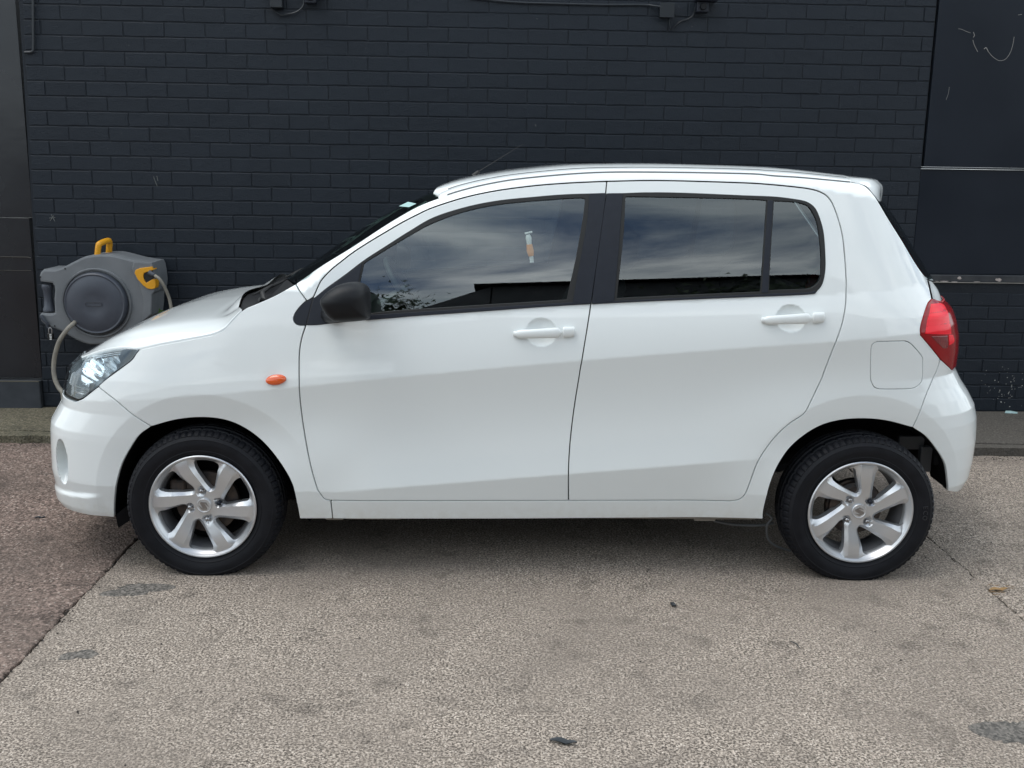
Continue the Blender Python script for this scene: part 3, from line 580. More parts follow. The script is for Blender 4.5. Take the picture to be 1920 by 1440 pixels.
# ---- wheel arch liners, underside
def arch(P):
    A = resamp(crom(onside(P), 8), .02); c = A.mean(0); return A
AF_ = np.vstack([[[-.84, .2]], arch(ARCHF1)[1:], arch(ARCHF2)[1:], [[-1.535, .19]]])
AR_ = arch([(1777,921),(1775.5,894),(1771,869),(1757,845),(1736,819)]+ARCHR)
for A, R0, cx_ in ((AF_, .337, WXF), (AR_, .36, WXR)):
    n = len(A); V = []; r_ = np.hypot(A[:, 0]-cx_, A[:, 1]-WZ)
    for (x, z), rr in zip(A, r_):
        ux, uz = (x-cx_)/rr, (z-WZ)/rr; y0 = float(off(x, z))
        for k, y in enumerate((y0+.0165, y0+.06, .20, .33)): V.append((x+ux*(.003+.003*k), y-YC, z+uz*(.003+.003*k)))
    F = [(i*4+k, i*4+k+1, (i+1)*4+k+1, (i+1)*4+k) for i in range(n-1) for k in range(3)]
    c = len(V)
    if cx_ < 0: V.append((cx_, .33-YC, WZ)); F += [(i*4+3, (i+1)*4+3, c) for i in range(n-1)]
    else:
        for (x, z) in A: V.append((x, .335-YC, max(.40, z)))
        for (x, z) in A: V.append((x, .335-YC, .40))
        F += [(c+i, c+i+1, c+n+i+1, c+n+i) for i in range(n-1)]
    mk('wheel_arch_liner', V, F, liner, car); mk('wheel_arch_liner', [(a, -b, c_) for a, b, c_ in V], [f[::-1] for f in F], liner, car)
mb = MB(); mb.box((-.83, .30-YC, .165), (.84, YC-.30, .30)); mb.box((-.86, .09-YC, .225), (.86, YC-.09, .30)); mb.box((-1.6, .40-YC, .17), (-.84, YC-.40, .31)); mb.box((.84, .34-YC, .36), (1.6, YC-.34, .43)); mb.box((-1.72, .24-YC, .23), (-1.56, YC-.24, .30)); mb.box((1.57, .2-YC, .40), (1.66, YC-.2, .47))
mb.build('floor_pan', under, car, smooth=False)
mb = MB(); mb.box((.86, .06-YC, .26), (.9, .1-YC, .3))
# jacking flange under the sill, mud flap, cable
usl = mat('underseal', (.22, .2, .17), .7)
for s in (1, -1):
    mb = MB(); mb.box((-.78, s*(YC-.085)-.004, .196), (-.715, s*(YC-.085)+.004, .228)); mb.box((-.705, s*(YC-.085)-.004, .2), (-.50, s*(YC-.085)+.004, .226)); mb.box((-.5, s*(YC-.085)-.004, .212), (.85, s*(YC-.085)+.004, .226))
    mb.box((.62, s*(YC-.09)-.006, .204), (.70, s*(YC-.09)+.006, .226), 0)
    mb.build('sill_flange', usl, car, smooth=False)
for s in (-1, 1):
    q = [un(216, 966, .06), un(222, 990, .08), un(249, 973, .08), un(249, 940, .06)]; V = [(p[0], (p[1]-YC)*(-s if s > 0 else 1), p[2]) for p in q]; V += [(a+.004, b+.05*(1 if b < 0 else -1), c_) for a, b, c_ in V]
    mk('mud_flap', V, [(0, 1, 2, 3), (7, 6, 5, 4), (0, 4, 5, 1), (1, 5, 6, 2)], liner, car, smooth=False)
def lt(P): return [(p[0], p[1]-YC, p[2]) for p in P]
cab = MB(); cab.tube(lt(crom([un(1338, 977, .2), un(1380, 984, .2), (un(1425, 985, .2)), un(1450, 981, .22)], 5)), .0055, 8)
cab.tube(lt(crom([un(1436, 962, .16), un(1447, 972, .16), un(1438, 985, .16), un(1440, 1010, .18), un(1456, 1024, .2), un(1482, 1033, .22)], 6)), .0045, 8)
cab.build('brake_cable', mat('grey_cable', (.12, .125, .13), .6), car)
# bracket seen behind the rear wheel
br = MB(); p0 = un(1687, 818, .22); p1 = un(1732, 843, .22); br.box((p0[0], .22-YC, p1[2]), (p1[0], .235-YC, p0[2]), .002)
p2 = un(1728, 838, .2); p3 = un(1740, 885, .2); br.box((p2[0], .2-YC, p3[2]), (p3[0]+.01, .23-YC, p2[2]), .002); br.build('bumper_bracket', mat('bracket_grey', (.06, .062, .066), .6), car)
# ---- door handles
for (hc, px0, px1, prt, kx) in ((HF, (964.5, 626), (1078, 621), 0, 1), (HRr, (1429.5, 600), (1545, 594), 1, 1)):
    for side in (0, 1):
        par = (fd, rd)[prt][side]; a, b = onside([px0, px1]); L = b[0]-a[0]; dz = b[1]-a[1]; sgn = 1 if side == 0 else -1
        def bar(s0, s1, h0, h1, out):
            V = []; n = 14; m_ = 12
            for i in range(n+1):
                t = i/n; s = s0+(s1-s0)*t; e = math.sin(min(1, min(t, 1-t)*9)*PI/2)**.7; hh = (h0+(h1-h0)*t)*(.25+.75*e); o_ = out*(.3+.7*math.sin(PI*min(1, max(0, (s*.9+.05))))**.35)
                x = a[0]+L*s; zc = a[1]+dz*s
                yb = float(off(x, hc[1]+.055))*.5+float(off(x, hc[1]-.055))*.5
                for j in range(m_):
                    an = 2*PI*j/m_; V.append((x, sgn*(yb-o_-.008*math.cos(an)*(.4+.6*e)-YC), zc+hh*math.sin(an)))
            F = [(i*m_+j, i*m_+(j+1) % m_, (i+1)*m_+(j+1) % m_, (i+1)*m_+j) for i in range(n) for j in range(m_)]+[tuple(range(m_)), tuple(range(n*m_, n*m_+m_))]
            return V, F
        M = MB(); M.add(*bar(0, .775, .0150, .0195, .020)); M.add(*bar(.785, 1.0, .0195, .0185, .017)); 
        for s in (.06, .9):
            x = a[0]+L*s; yb = float(off(x, a[1]+dz*s)); M.box((x-.018, min(sgn*(yb-.012-YC), sgn*(yb+.004-YC)), a[1]+dz*s-.009), (x+.018, max(sgn*(yb-.012-YC), sgn*(yb+.004-YC)), a[1]+dz*s+.009), .003)
        M.build('door_handle', paint, par, angle=50)
# ---- side indicator
ic = onside([(517.5, 712)])[0]; M = MB(); V = []; n = 32
for k, (rs, pr) in enumerate(((1, 0), (.97, .006), (.85, .011), (.6, .0145), (.3, .016))):
    for j in range(n):
        an = 2*PI*j/n; ca, sa = math.cos(an), math.sin(an); x = ic[0]+.0375*rs*ca; z = ic[1]+.019*rs*sa+.1*.0375*rs*ca; V.append((x, float(off(x, z))-pr+.0005-YC, z))
V.append((ic[0], float(off(*ic))-.0165-YC, ic[1])); F = [(k*n+j, k*n+(j+1) % n, (k+1)*n+(j+1) % n, (k+1)*n+j) for k in range(4) for j in range(n)]+[(4*n+j, 4*n+(j+1) % n, 5*n) for j in range(n)]
mk('side_indicator', V, F, amber, car); mk('side_indicator', [(a, -b, c_) for a, b, c_ in V], [f[::-1] for f in F], amber, car)
# ---- door mirrors
MO = [(601.7,563),(605,556),(616.7,545),(633,535.5),(650,531.3),(666.7,530.7),(679,534.5),(688,541.5),(691.5,551),(692.8,570),(692.5,592),(688,600),(661.7,603),(633,602.3),(620,596.5),(608,581.7),(602.5,570)]
moc = crom([un(px, py, -.10) for px, py in MO]+[un(*MO[0], -.10)], 6)[:-1]; ctr = moc.mean(0); ctr[0] += .01
prof = [(-.0645, .06), (-.064, .2), (-.0625, .36), (-.058, .55), (-.052, .69), (-.043, .81), (-.031, .91), (-.018, .965), (-.004, .992), (.02, 1.0), (.05, .97), (.075, .88), (.085, .7)]
for s in (0, 1):
    V = []; n = len(moc)
    for (dy, sc) in prof:
        for q in moc:
            v = ctr+(q-ctr)*sc; v[1] = -.10+dy+.02*sc*(q[0]-ctr[0])/.09; 
            if dy < 0: v[0] += (1-sc)*.012
            V.append((v[0], (v[1]-YC)*(1 if s == 0 else -1), v[2]))
    F = [(i*n+j, i*n+(j+1) % n, (i+1)*n+(j+1) % n, (i+1)*n+j) for i in range(len(prof)-1) for j in range(n)]+[tuple(range(n)), tuple(range((len(prof)-1)*n, len(prof)*n))]
    mo = mk('door_mirror', V, F, mirror_black, (fd[0] if s == 0 else fd[1]), angle=75)
    M = MB(); f0_ = un(612, 596, -.02); M.tube([(f0_[0]-.005, (0.06-YC)*(1-2*s), f0_[2]+.0), (f0_[0]+.015, (-.02-YC)*(1-2*s), f0_[2]+.002), (f0_[0]+.05, (-.07-YC)*(1-2*s), f0_[2]+.012)], [.03, .02, .018], 12); M.build('mirror_foot', mirror_black, mo)
# ---- wheels
def wheel(cx_, side, rot, front):
    w = empty('wheel', (cx_+(-.010 if front else .016), (-1 if side == 0 else 1)*(YC-.014), .2665)); w.parent = car
    if side: w.rotation_euler = (0, 0, PI)
    # tyre
    T = [(.190,.012),(.196,.006),(.200,.004),(.206,-.001),(.212,-.004),(.2135,-.0055),(.216,-.0045),(.228,-.009),(.240,-.0105),(.252,-.0085),(.2535,-.0095),(.256,-.0075),(.264,-.002),(.2665,-.0025),(.270,.004),(.2745,.012),(.2775,.022),(.2795,.030),(.2735,.032),(.2735,.037),(.281,.040),(.2822,.060),(.2755,.062),(.2755,.070),(.2825,.073),(.2825,.090),(.2755,.092),(.2755,.100),(.2822,.102),(.281,.122),(.2735,.125),(.2735,.130),(.2795,.132),(.274,.15),(.262,.164),(.235,.172),(.2,.16),(.19,.15)]
    n = 288; V = []; m_ = len(T)
    for j in range(n):
        a = 2*PI*j/n; notch = (j % 4 == 0)
        for i, (r, h) in enumerate(T):
            if notch and 13 <= i <= 17: r -= .0045
            if (j % 8 < 1) and i in (20, 21, 28, 29): r -= .004
            if r > .196: r = .196+(r-.196)*1.10
            z = r*math.sin(a); x = r*math.cos(a)
            if i < 14: h -= .007*max(0, min(1, (-z-.20)/.05))*max(0, 1-abs(x)/.12)
            z = max(z, -.2665)
            V.append((x, h, z))
    F = [(j*m_+i, j*m_+i+1, ((j+1) % n)*m_+i+1, ((j+1) % n)*m_+i) for j in range(n) for i in range(m_-1)]
    mk('tyre', V, F, tyre_m, w, angle=32)
    # rim barrel
    M = MB(); M.lathe([(WR-.0035, .004), (WR, .001), (WR, -.0035), (WR-.003, -.006), (WR-.007, -.005), (WR-.0105, .000), (WR-.013, .006), (.178, .012), (.172, .03), (.166, .06), (.164, .12), (.176, .15), (.186, .155)], (0, 0, 0), 'y', 96)
    rim = M.build('rim', alloy, w, angle=40)
    M = MB(); M.lathe([(.1705, .032), (.165, .06), (.163, .12), (.172, .148)], (0, 0, 0), 'y', 72); M.build('barrel', alloy_in, rim)
    # spoked face
    def yface(x, z):
        r = np.hypot(x, z); return .020-.018*sst(r, .045, .15)+.003*sst(r, .17, .19)
    polA = np.array([(120,110),(112,160),(110,210),(108,270),(110,318),(125,355),(160,368),(198,352),(230,326),(258,285),(275,250),(240,212),(200,168),(160,124),(143,108),(130,103)], float)*np.array([.000436, .000458])
    polB = np.array([(92,100),(80,200),(72,300),(70,372),(96,388),(128,408),(175,394),(222,370),(268,336),(312,292),(352,246),(300,212),(240,172),(190,128),(158,96),(128,84)], float)*np.array([.000436, .000458])
    loops = []; circ = np.array([(math.cos(a)*(WR-.0125), math.sin(a)*(WR-.0125)) for a in np.linspace(0, 2*PI, 120, endpoint=False)])
    HA = []; HB = []
    def rnd(P, k=5):
        Q = np.vstack([P[-1:], P, P[:2]]); out = []
        for i in range(1, len(Q)-2):
            a, b, c, d = Q[i-1], Q[i], Q[i+1], Q[i+2]
            for t in np.arange(k)/k: out.append(.5*((2*b)+(-a+c)*t+(2*a-5*b+4*c-d)*t*t+(-a+3*b-3*c+d)*t**3))
        return np.array(out)
    for s in range(6):
        a = rot+s*PI/3; c, s_ = math.cos(a), math.sin(a); Rm = np.array([[c, -s_], [s_, c]])
        pa, pb = rnd(polA), rnd(polB); pa = pa if area2(pa) > 0 else pa[::-1]; pb = pb if area2(pb) > 0 else pb[::-1]
        HA.append(inset(pa, -.0048)@Rm.T); HB.append(inset(pb, -.0034)@Rm.T)
    pts = [(r*math.cos(t), r*math.sin(t)) for r in np.arange(.03, .185, .0095) for t in np.linspace(0, 2*PI, max(8, int(2*PI*r/.0095)), endpoint=False)]
    pts = np.array(pts); 
    for h in HA: pts = pts[~inpoly(pts, inset(h if area2(h) > 0 else h[::-1], -.002))]
    nuts = [rot+math.radians(43)+k*PI/2 for k in range(4)]; NP = [(.055*math.cos(a), .055*math.sin(a)) for a in nuts]
    def keep(c_):
        k = np.hypot(c_[:, 0], c_[:, 1]) < WR-.0126
        for h in HA: k &= ~inpoly(c_, h)
        return k
    V2, F2, orig = cdt([circ]+HA+HB, pts, keep)
    x, z = V2[:, 0], V2[:, 1]; y = yface(x, z); dep = np.zeros(len(x))
    for ha, hb in zip(HA, HB):
        ib = inpoly(V2, hb)
        # distance blend: 0 at hb boundary, 1 at ha boundary
        da = np.min(np.hypot(V2[:, None, 0]-ha[None, :, 0], V2[:, None, 1]-ha[None, :, 1]), 1); db = np.min(np.hypot(V2[:, None, 0]-hb[None, :, 0], V2[:, None, 1]-hb[None, :, 1]), 1)
        near = ib | (da < .0012); dep = np.where(near, np.maximum(dep, np.clip(db/(da+db+1e-6), 0, 1)), dep)
    y = y+.0115*dep
    for (nx, nz) in NP: d_ = np.hypot(x-nx, z-nz); y = y+.010*(1-sst(d_, .0135, .0165))
    V = [(a, b, c) for a, b, c in zip(x, y, z)]; FF = [tuple(f) for f in F2]
    for h in HA:
        h = h if area2(h) > 0 else h[::-1]; k = len(V); n_ = len(h); yb = yface(h[:, 0], h[:, 1])+.0115
        for q, yq in zip(h, yb): V += [(q[0], yq, q[1]), (q[0]*.995, yq+.032, q[1]*.995)]
        FF += [(k+2*i, k+2*((i+1) % n_), k+2*((i+1) % n_)+1, k+2*i+1) for i in range(n_)]
    mk('spokes', V, FF, alloy, w, angle=28)
    # nuts and cap
    for (nx, nz), k in zip(NP, range(4)):
        M = MB(); M.lathe([(.0001, .012), (.004, .0125), (.0072, .0145), (.0085, .018), (.0088, .034)], (nx, 0, nz), 'y', 12); M.build('wheel_nut', (steel if k else trim), w, angle=40)
    M = MB(); M.lathe([(.0001, .0115), (.022, .0118), (.0235, .0105), (.0265, .0105), (.028, .0125), (.0285, .03)], (0, 0, 0), 'y', 40); cap = M.build('centre_cap', alloy, w, angle=30)
    # raised emblem: two interlocking hooked strokes
    e = [(-.2,1.0),(.95,.42),(.45,.05),(-.1,.33),(-.75,.0),(.15,-.52),(-.35,-.8),(-.98,-.45),(-1.0,-.3)]
    up_ = [(.05,.98),(-1.02,.36),(-1.02,.10),(.32,-.62),(.40,-.47),(.02,-.26),(.02,-.2)]
    S1 = [(-.02,1.0),(-1.0,.42),(-1.0,.12),(.36,-.62),(.42,-.52),(.06,-.18),(.30,-.06),(1.0,-.42),(1.0,-.12),(-.36,.62),(-.42,.52),(-.06,.18),(-.30,.06)]
    S1 = [(-.02,1.0),(-1.0,.45),(-1.0,.10),(.30,-.62),(-.02,-.62),(-1.0,-.45),(.02,-1.0),(1.0,-.45),(1.0,-.10),(-.30,.62),(.02,.62),(1.0,.45)]
    cr2, sr2 = math.cos(rot-.0), math.sin(rot-.0); V = []
    for d_ in (.0092, .0125):
        for (ex, ez) in S1:
            ex, ez = ex*.017, ez*.017; V.append((ex*cr2-ez*sr2, d_, ex*sr2+ez*cr2))
    k = len(S1); mk('emblem', V, [tuple(range(k))[::-1]]+[(i, (i+1) % k, k+(i+1) % k, k+i) for i in range(k)], steel, cap, smooth=False)
    # brake
    M = MB()
    if front:
        M.lathe([(.03, .05), (.06, .05), (.062, .062), (.118, .062), (.118, .085), (.06, .085)], (0, 0, 0), 'y', 48); M.build('brake_disc', rusty, w, angle=30)
        M = MB(); M.box((-.135, .05, .01), (-.075, .10, .085), .008); M.build('brake_caliper', rusty, w)
        M = MB(); M.lathe([(.001, .11), (.16, .11)], (0, 0, 0), 'y', 40); M.build('splash_shield', liner, w)
    else:
        M.lathe([(.001, .045), (.085, .047), (.092, .052), (.1, .055), (.102, .07), (.107, .073), (.107, .1), (.02, .11)], (0, 0, 0), 'y', 48); M.build('brake_drum', rusty, w, angle=30)
        M = MB(); M.tube([(0, .1, 0), (0, .74, 0)], .03, 12); M.build('axle', rusty, w)
    M = MB(); va = rot+math.radians(30); M.tube([(.168*math.cos(va), .02, .168*math.sin(va)), (.150*math.cos(va), .006, .150*math.sin(va))], [.004, .003], 8); M.build('valve', trim, w)
    return w
RR = math.radians(-2)
ws_ = [wheel(WXF, 0, RR+math.radians(-32), True), wheel(WXR, 0, RR, False), wheel(WXF, 1, .4, True), wheel(WXR, 1, .9, False)]
# raised sidewall lettering
letter_m = mat('tyre_letter', (.022, .023, .027), .5)
def letters(txt, wobj, a0, da, r, size):
    for i, ch in enumerate(txt):
        cu = bpy.data.curves.new('letter', 'FONT'); cu.body = ch; cu.size = size; cu.extrude = .0016; cu.align_x = 'CENTER'; cu.align_y = 'CENTER'
        tmp = bpy.data.objects.new('tmp', cu); COL.objects.link(tmp); dg = bpy.context.evaluated_depsgraph_get(); me = bpy.data.meshes.new_from_object(tmp.evaluated_get(dg)); bpy.data.objects.remove(tmp)
        me.materials.append(letter_m); o = link('letter', me, wobj); a = a0-i*da
        o.matrix_local = Matrix.Translation((r*math.cos(a), -.0106, r*math.sin(a))) @ Matrix.Rotation(-(a-PI/2), 4, 'Y') @ Matrix.Rotation(PI/2, 4, 'X')
letters('ECO', [c for c in ws_[1].children if c.name.startswith('tyre')][0], math.radians(6), .085, .240, .024)
# ---- interior
M = MB(); M.box((-1.0, .18-YC, .62), (-.66, YC-.18, .90), .05); M.box((-.9, .62, .60), (-.62, .62+.001, .61)); M.build('dashboard', dash_m, car)
def seat(x, y, w):
    s = MB(); s.box((x-.24, y-w/2, .45), (x+.24, y+w/2, .60), .05)
    b = Vector((x+.22, y, .58)); P = []
    V = []; F = []
    for i, (t, ww, th) in enumerate(((0, .95, .07), (.15, 1, .07), (.4, .96, .06), (.55, .8, .045), (.58, .6, .03))):
        c_ = Vector((x+.20+t*.42, y, .56+t*.92))
        for k in range(12):
            an = 2*PI*k/12; ca, sa = math.cos(an), math.sin(an); V.append((c_.x+th*np.sign(ca)*abs(ca)**.6, y+w/2*ww*np.sign(sa)*abs(sa)**.5, c_.z))
    F = [(i*12+k, i*12+(k+1) % 12, (i+1)*12+(k+1) % 12, (i+1)*12+k) for i in range(4) for k in range(12)]+[tuple(range(48, 60))]
    s.add(V, F); q = s.build('seat', seat_m, car, angle=60)
    h = MB(); h.box((x+.42, y-.13, 1.13), (x+.52, y+.13, 1.30), .035); h.tube([(x+.45, y-.05, 1.05), (x+.465, y-.05, 1.15)], .006, 6); h.tube([(x+.45, y+.05, 1.05), (x+.465, y+.05, 1.15)], .006, 6); h.build('headrest', seat_m, q, angle=60)
seat(-.12, .42-YC, .48); seat(-.12, 1.16-YC, .48)
M = MB(); M.box((.62, .2-YC, .48), (1.0, YC-.2, .66), .05); M.box((.94, .2-YC, .6), (1.08, YC-.2, 1.08), .05); M.build('rear_bench', seat_m, car)
M = MB()
for a_ in (0,): 
    c_ = Vector((-.56, 1.16-YC, .93)); ax = Vector((.85, 0, .52)).normalized(); u_ = Vector((0, 1, 0)); v_ = ax.cross(u_)
    M.tube([c_+(u_*math.cos(t)+v_*math.sin(t))*.18 for t in np.linspace(0, 2*PI, 40)], .013, 8, caps=False)
    for t in (0, PI, -PI/2): M.tube([c_, c_+(u_*math.cos(t)+v_*math.sin(t))*.18], .014, 6)
    M.tube([c_-ax*.15, c_+ax*.02], .04, 12)
M.build('steering_wheel', dash_m, car)

# ================================================================== GROUND
def ground_mat(name, cols, sc, bump, speck=.5, warm=None):
    m = bpy.data.materials.new(name); m.use_nodes = True; t = m.node_tree; b = t.nodes['Principled BSDF']; b.inputs['Roughness'].default_value = .9; b.inputs['Specular IOR Level'].default_value = .25
    g = N(t, 'ShaderNodeNewGeometry'); P = g.outputs['Position']
    def noise(s, d, r=.55, dist=0, stretch=None):
        n = N(t, 'ShaderNodeTexNoise'); n.inputs['Scale'].default_value = s; n.inputs['Detail'].default_value = d; n.inputs['Roughness'].default_value = r; n.inputs['Distortion'].default_value = dist
        if stretch:
            ma = N(t, 'ShaderNodeMapping'); ma.inputs['Scale'].default_value = stretch; t.links.new(P, ma.inputs[0]); t.links.new(ma.outputs[0], n.inputs['Vector'])
        else: t.links.new(P, n.inputs['Vector'])
        return n.outputs[0]
    def mr(v, a, b_, c=0, d=1):
        n = N(t, 'ShaderNodeMapRange'); t.links.new(v, n.inputs[0])
        for i, q in enumerate((a, b_, c, d)): n.inputs[i+1].default_value = q
        return n.outputs[0]
    def mixc(f, a, b_, mode='MIX'):
        n = N(t, 'ShaderNodeMix', data_type='RGBA', blend_type=mode)
        if hasattr(f, 'node'): t.links.new(f, n.inputs[0])
        else: n.inputs[0].default_value = f
        for k, q in ((6, a), (7, b_)):
            if hasattr(q, 'node'): t.links.new(q, n.inputs[k])
            else: n.inputs[k].default_value = (*q, 1)
        return n.outputs[2]
    fine = noise(sc, 3, .6, .3); med = noise(sc*.33, 5, .65); big = noise(1.3, 5, .6, .6); mid = noise(7, 6, .65)
    c = mixc(mr(fine, .43, .57), cols[0], cols[1])
    c = mixc(mr(med, .42, .68, 0, .8), c, cols[2])
    vo = N(t, 'ShaderNodeTexVoronoi'); vo.inputs['Scale'].default_value = sc*1.05; t.links.new(P, vo.inputs['Vector'])
    sp = N(t, 'ShaderNodeSeparateColor'); t.links.new(vo.outputs['Color'], sp.inputs[0])
    pale = N(t, 'ShaderNodeMath', operation='MULTIPLY'); t.links.new(mr(sp.outputs[0], .80, .90, 0, speck), pale.inputs[0]); t.links.new(mr(vo.outputs['Distance'], .5, .30), pale.inputs[1])
    c = mixc(pale.outputs[0], c, cols[3])
    dk = N(t, 'ShaderNodeMath', operation='MULTIPLY'); t.links.new(mr(sp.outputs[1], .86, .92, 0, .75), dk.inputs[0]); t.links.new(mr(vo.outputs['Distance'], .5, .30), dk.inputs[1])
    c = mixc(dk.outputs[0], c, cols[4])
    c = mixc(mr(noise(2.6, 6, .7, .5), .42, .62, 0, .22), c, tuple(.5*(cols[1][i]+cols[0][i])*1.08 for i in range(3)))
    c = mixc(mr(big, .40, .64, 0, .5), c, cols[5]); c = mixc(mr(mid, .54, .72, 0, .5), c, cols[4])
    c = mixc(mr(noise(3.4, 8, .7, 1.5), .66, .74, 0, .35), c, cols[4]); c = mixc(mr(noise(28, 5, .6, .6, (1, .6, 1)), .66, .72, 0, .7), c, cols[4])
    t.links.new(c, b.inputs['Base Color'])
    ad = N(t, 'ShaderNodeMath', operation='ADD'); t.links.new(fine, ad.inputs[0]); t.links.new(med, ad.inputs[1])
    a2 = N(t, 'ShaderNodeMath', operation='SUBTRACT'); t.links.new(ad.outputs[0], a2.inputs[0]); t.links.new(mr(vo.outputs['Distance'], 0, .6, 0, .5), a2.inputs[1])
    bp = N(t, 'ShaderNodeBump'); bp.inputs['Strength'].default_value = bump; bp.inputs['Distance'].default_value = .006; t.links.new(a2.outputs[0], bp.inputs['Height']); t.links.new(bp.outputs[0], b.inputs['Normal'])
    return m
conc = ground_mat('old_concrete', [(.078, .065, .053), (.57, .48, .402), (.225, .188, .155), (.85, .74, .64), (.045, .038, .033), (.205, .172, .145)], 135, .9, .7)
asph = ground_mat('red_brown_asphalt', [(.075, .055, .046), (.36, .265, .222), (.155, .115, .096), (.6, .5, .43), (.035, .028, .025), (.12, .095, .08)], 82, 1.0, .8)
gravel = ground_mat('gritty_verge', [(.08, .072, .048), (.24, .21, .15), (.13, .118, .085), (.3, .27, .22), (.035, .034, .028), (.065, .065, .045)], 80, 1.0, .7)
pave = ground_mat('worn_pavement', [(.06, .054, .046), (.125, .113, .098), (.085, .076, .066), (.24, .22, .2), (.045, .042, .04), (.09, .083, .074)], 90, .6, .5)
tar = ground_mat('tar_patch', [(.06, .056, .05), (.24, .215, .19), (.12, .11, .10), (.34, .31, .28), (.02, .02, .02), (.09, .085, .08)], 90, .6, .4)
def slab(name, poly, z, m, depth=.03, label=None, wob=.0, kind='structure', cat=None, step=.08):
    P = np.array(poly, float); P = P if area2(P) > 0 else P[::-1]; P = resamp(np.vstack([P, P[:1]]), step)[:-1]
    if wob: P = P+rng.normal(0, wob, P.shape)
    n = len(P); V = [(a, b, z) for a, b in P]+[(a, b, z-.003) for a, b in inset(P, -.004)]+[(a, b, z-depth) for a, b in inset(P, -.004)]
    F = [tuple(range(n))]+[(k*n+(i+1) % n, k*n+i, (k+1)*n+i, (k+1)*n+(i+1) % n) for k in (0, 1) for i in range(n)]
    o = mk(name, V, F, m, smooth=False)
    if kind: o['kind'] = kind
    if label: tag(o, label, cat)
    return o
mk('ground', [(-900, -900, -.03), (900, -900, -.03), (900, 900, -.03), (-900, 900, -.03)], [(0, 1, 2, 3)], pave, smooth=False)['kind'] = 'structure'
XJL, XJR, KY = -1.605, 1.704, 1.79
slab('concrete_slab', [(XJL+.006, -14), (XJR-.008, -14), (XJR-.008, KY-.02), (XJL+.006, KY-.02)], 0, conc, wob=.003, step=.025)
slab('concrete_slab', [(XJR+.006, -14), (5.2, -14), (5.2, KY-.045), (XJR+.006, KY-.015)], -.002, conc, wob=.003, step=.05)
slab('asphalt', [(-16, -14), (XJL-.004, -14), (XJL-.004, KY+.01), (-16, KY+.3)], .004, asph, wob=.006, step=.02)
slab('forecourt', [(5.22, -14), (18, -14), (18, 2.2), (5.22, KY-.05)], -.004, asph)
soil = mat('joint_soil', (.03, .024, .018), .95)
for xj in (XJR, XJL):
    o = mk('soil', [(xj-.02, -13, -.009), (xj+.02, -13, -.009), (xj+.02, KY, -.009), (xj-.02, KY, -.009)], [(0, 1, 2, 3)], soil, smooth=False); o['kind'] = 'structure'
# kerb strip: gravelly top at left, worn concrete at right
slab('kerb', [(-2.05, KY), (XJR+.02, KY), (XJR+.02, KY+.11), (-2.05, KY+.11)], .05, conc, depth=.08, wob=.003)
slab('kerb', [(-9, KY+.17), (-2.06, KY+.015), (-2.06, KY+.1), (-9, KY+.26)], .048, gravel, depth=.08, wob=.008, step=.05)
slab('verge', [(-9, KY+.27), (-2.06, KY+.105), (-2.06, 2.47), (-9, 2.32)], .053, gravel, depth=.08, wob=.004)
slab('pavement', [(-2.05, KY+.115), (9, KY-.06), (9, 2.75), (-2.05, 2.49)], .055, pave, depth=.08, wob=.002)
slab('kerb', [(XJR+.04, KY-.01), (9, KY-.16), (9, KY-.07), (XJR+.04, KY+.1)], .047, pave, depth=.08, wob=.006, step=.05)
def blob(px, py, rx, ry, seedv):
    c = ug(px, py); r = np.random.default_rng(seedv); n = 40; ph = r.uniform(0, 6.28, 5); P = []
    for i in range(n):
        a = 2*PI*i/n; k = 1+sum(.3/(j+1)*math.sin((j+2)*a+ph[j]) for j in range(5))+r.normal(0, .09); P.append((c[0]+rx*k*math.cos(a), c[1]+ry*k*math.sin(a)))
    return P
for i, (px, py, rx, ry) in enumerate(((260,1105,.10,.05),(148,1228,.045,.03),(1905,1374,.085,.075))):
    P = np.array(blob(px, py, rx, ry, 10+i)); n = len(P); 
    o = mk('tar_patch', [(a, b, .0028) for a, b in P]+[(a, b, .0004) for a, b in inset(P if area2(P) > 0 else P[::-1], -.004)], [tuple(range(n))]+[(i_, (i_+1) % n, n+(i_+1) % n, n+i_) for i_ in range(n)], tar, smooth=False); o['kind'] = 'structure'
# joint filler debris, grit
def stones(name, pts, m, smin, smax, label, kind='stuff', cat='grit'):
    M = MB()
    for (x, y, z) in pts:
        s = random.uniform(smin, smax); a = random.random()*6.28; q = [(math.cos(a+k*2.1)*s*random.uniform(.7, 1.1), math.sin(a+k*2.1)*s*random.uniform(.7, 1.1)) for k in range(3)]
        M.add([(x+q[0][0], y+q[0][1], z), (x+q[1][0], y+q[1][1], z), (x+q[2][0], y+q[2][1], z), (x, y, z+s*.7)], [(0, 1, 3), (1, 2, 3), (2, 0, 3)])
    o = M.build(name, m, smooth=False); tag(o, label, cat, kind=kind); return o
pale_grit = mat('pale_grit', (.34, .31, .27), .9); dark_grit = mat('dark_grit', (.035, .03, .027), .9); straw = mat('dry_leaf', (.28, .17, .07), .8)
G = [(random.uniform(-3.2, 3.2), random.uniform(-1.3, 1.7), .002) for _ in range(420)]+[(random.gauss(-1.9, .3), random.uniform(-1.2, 1.75), .005) for _ in range(260)]
stones('grit', G, pale_grit, .0012, .0034, 'small pale stone chips loose on the concrete and asphalt')
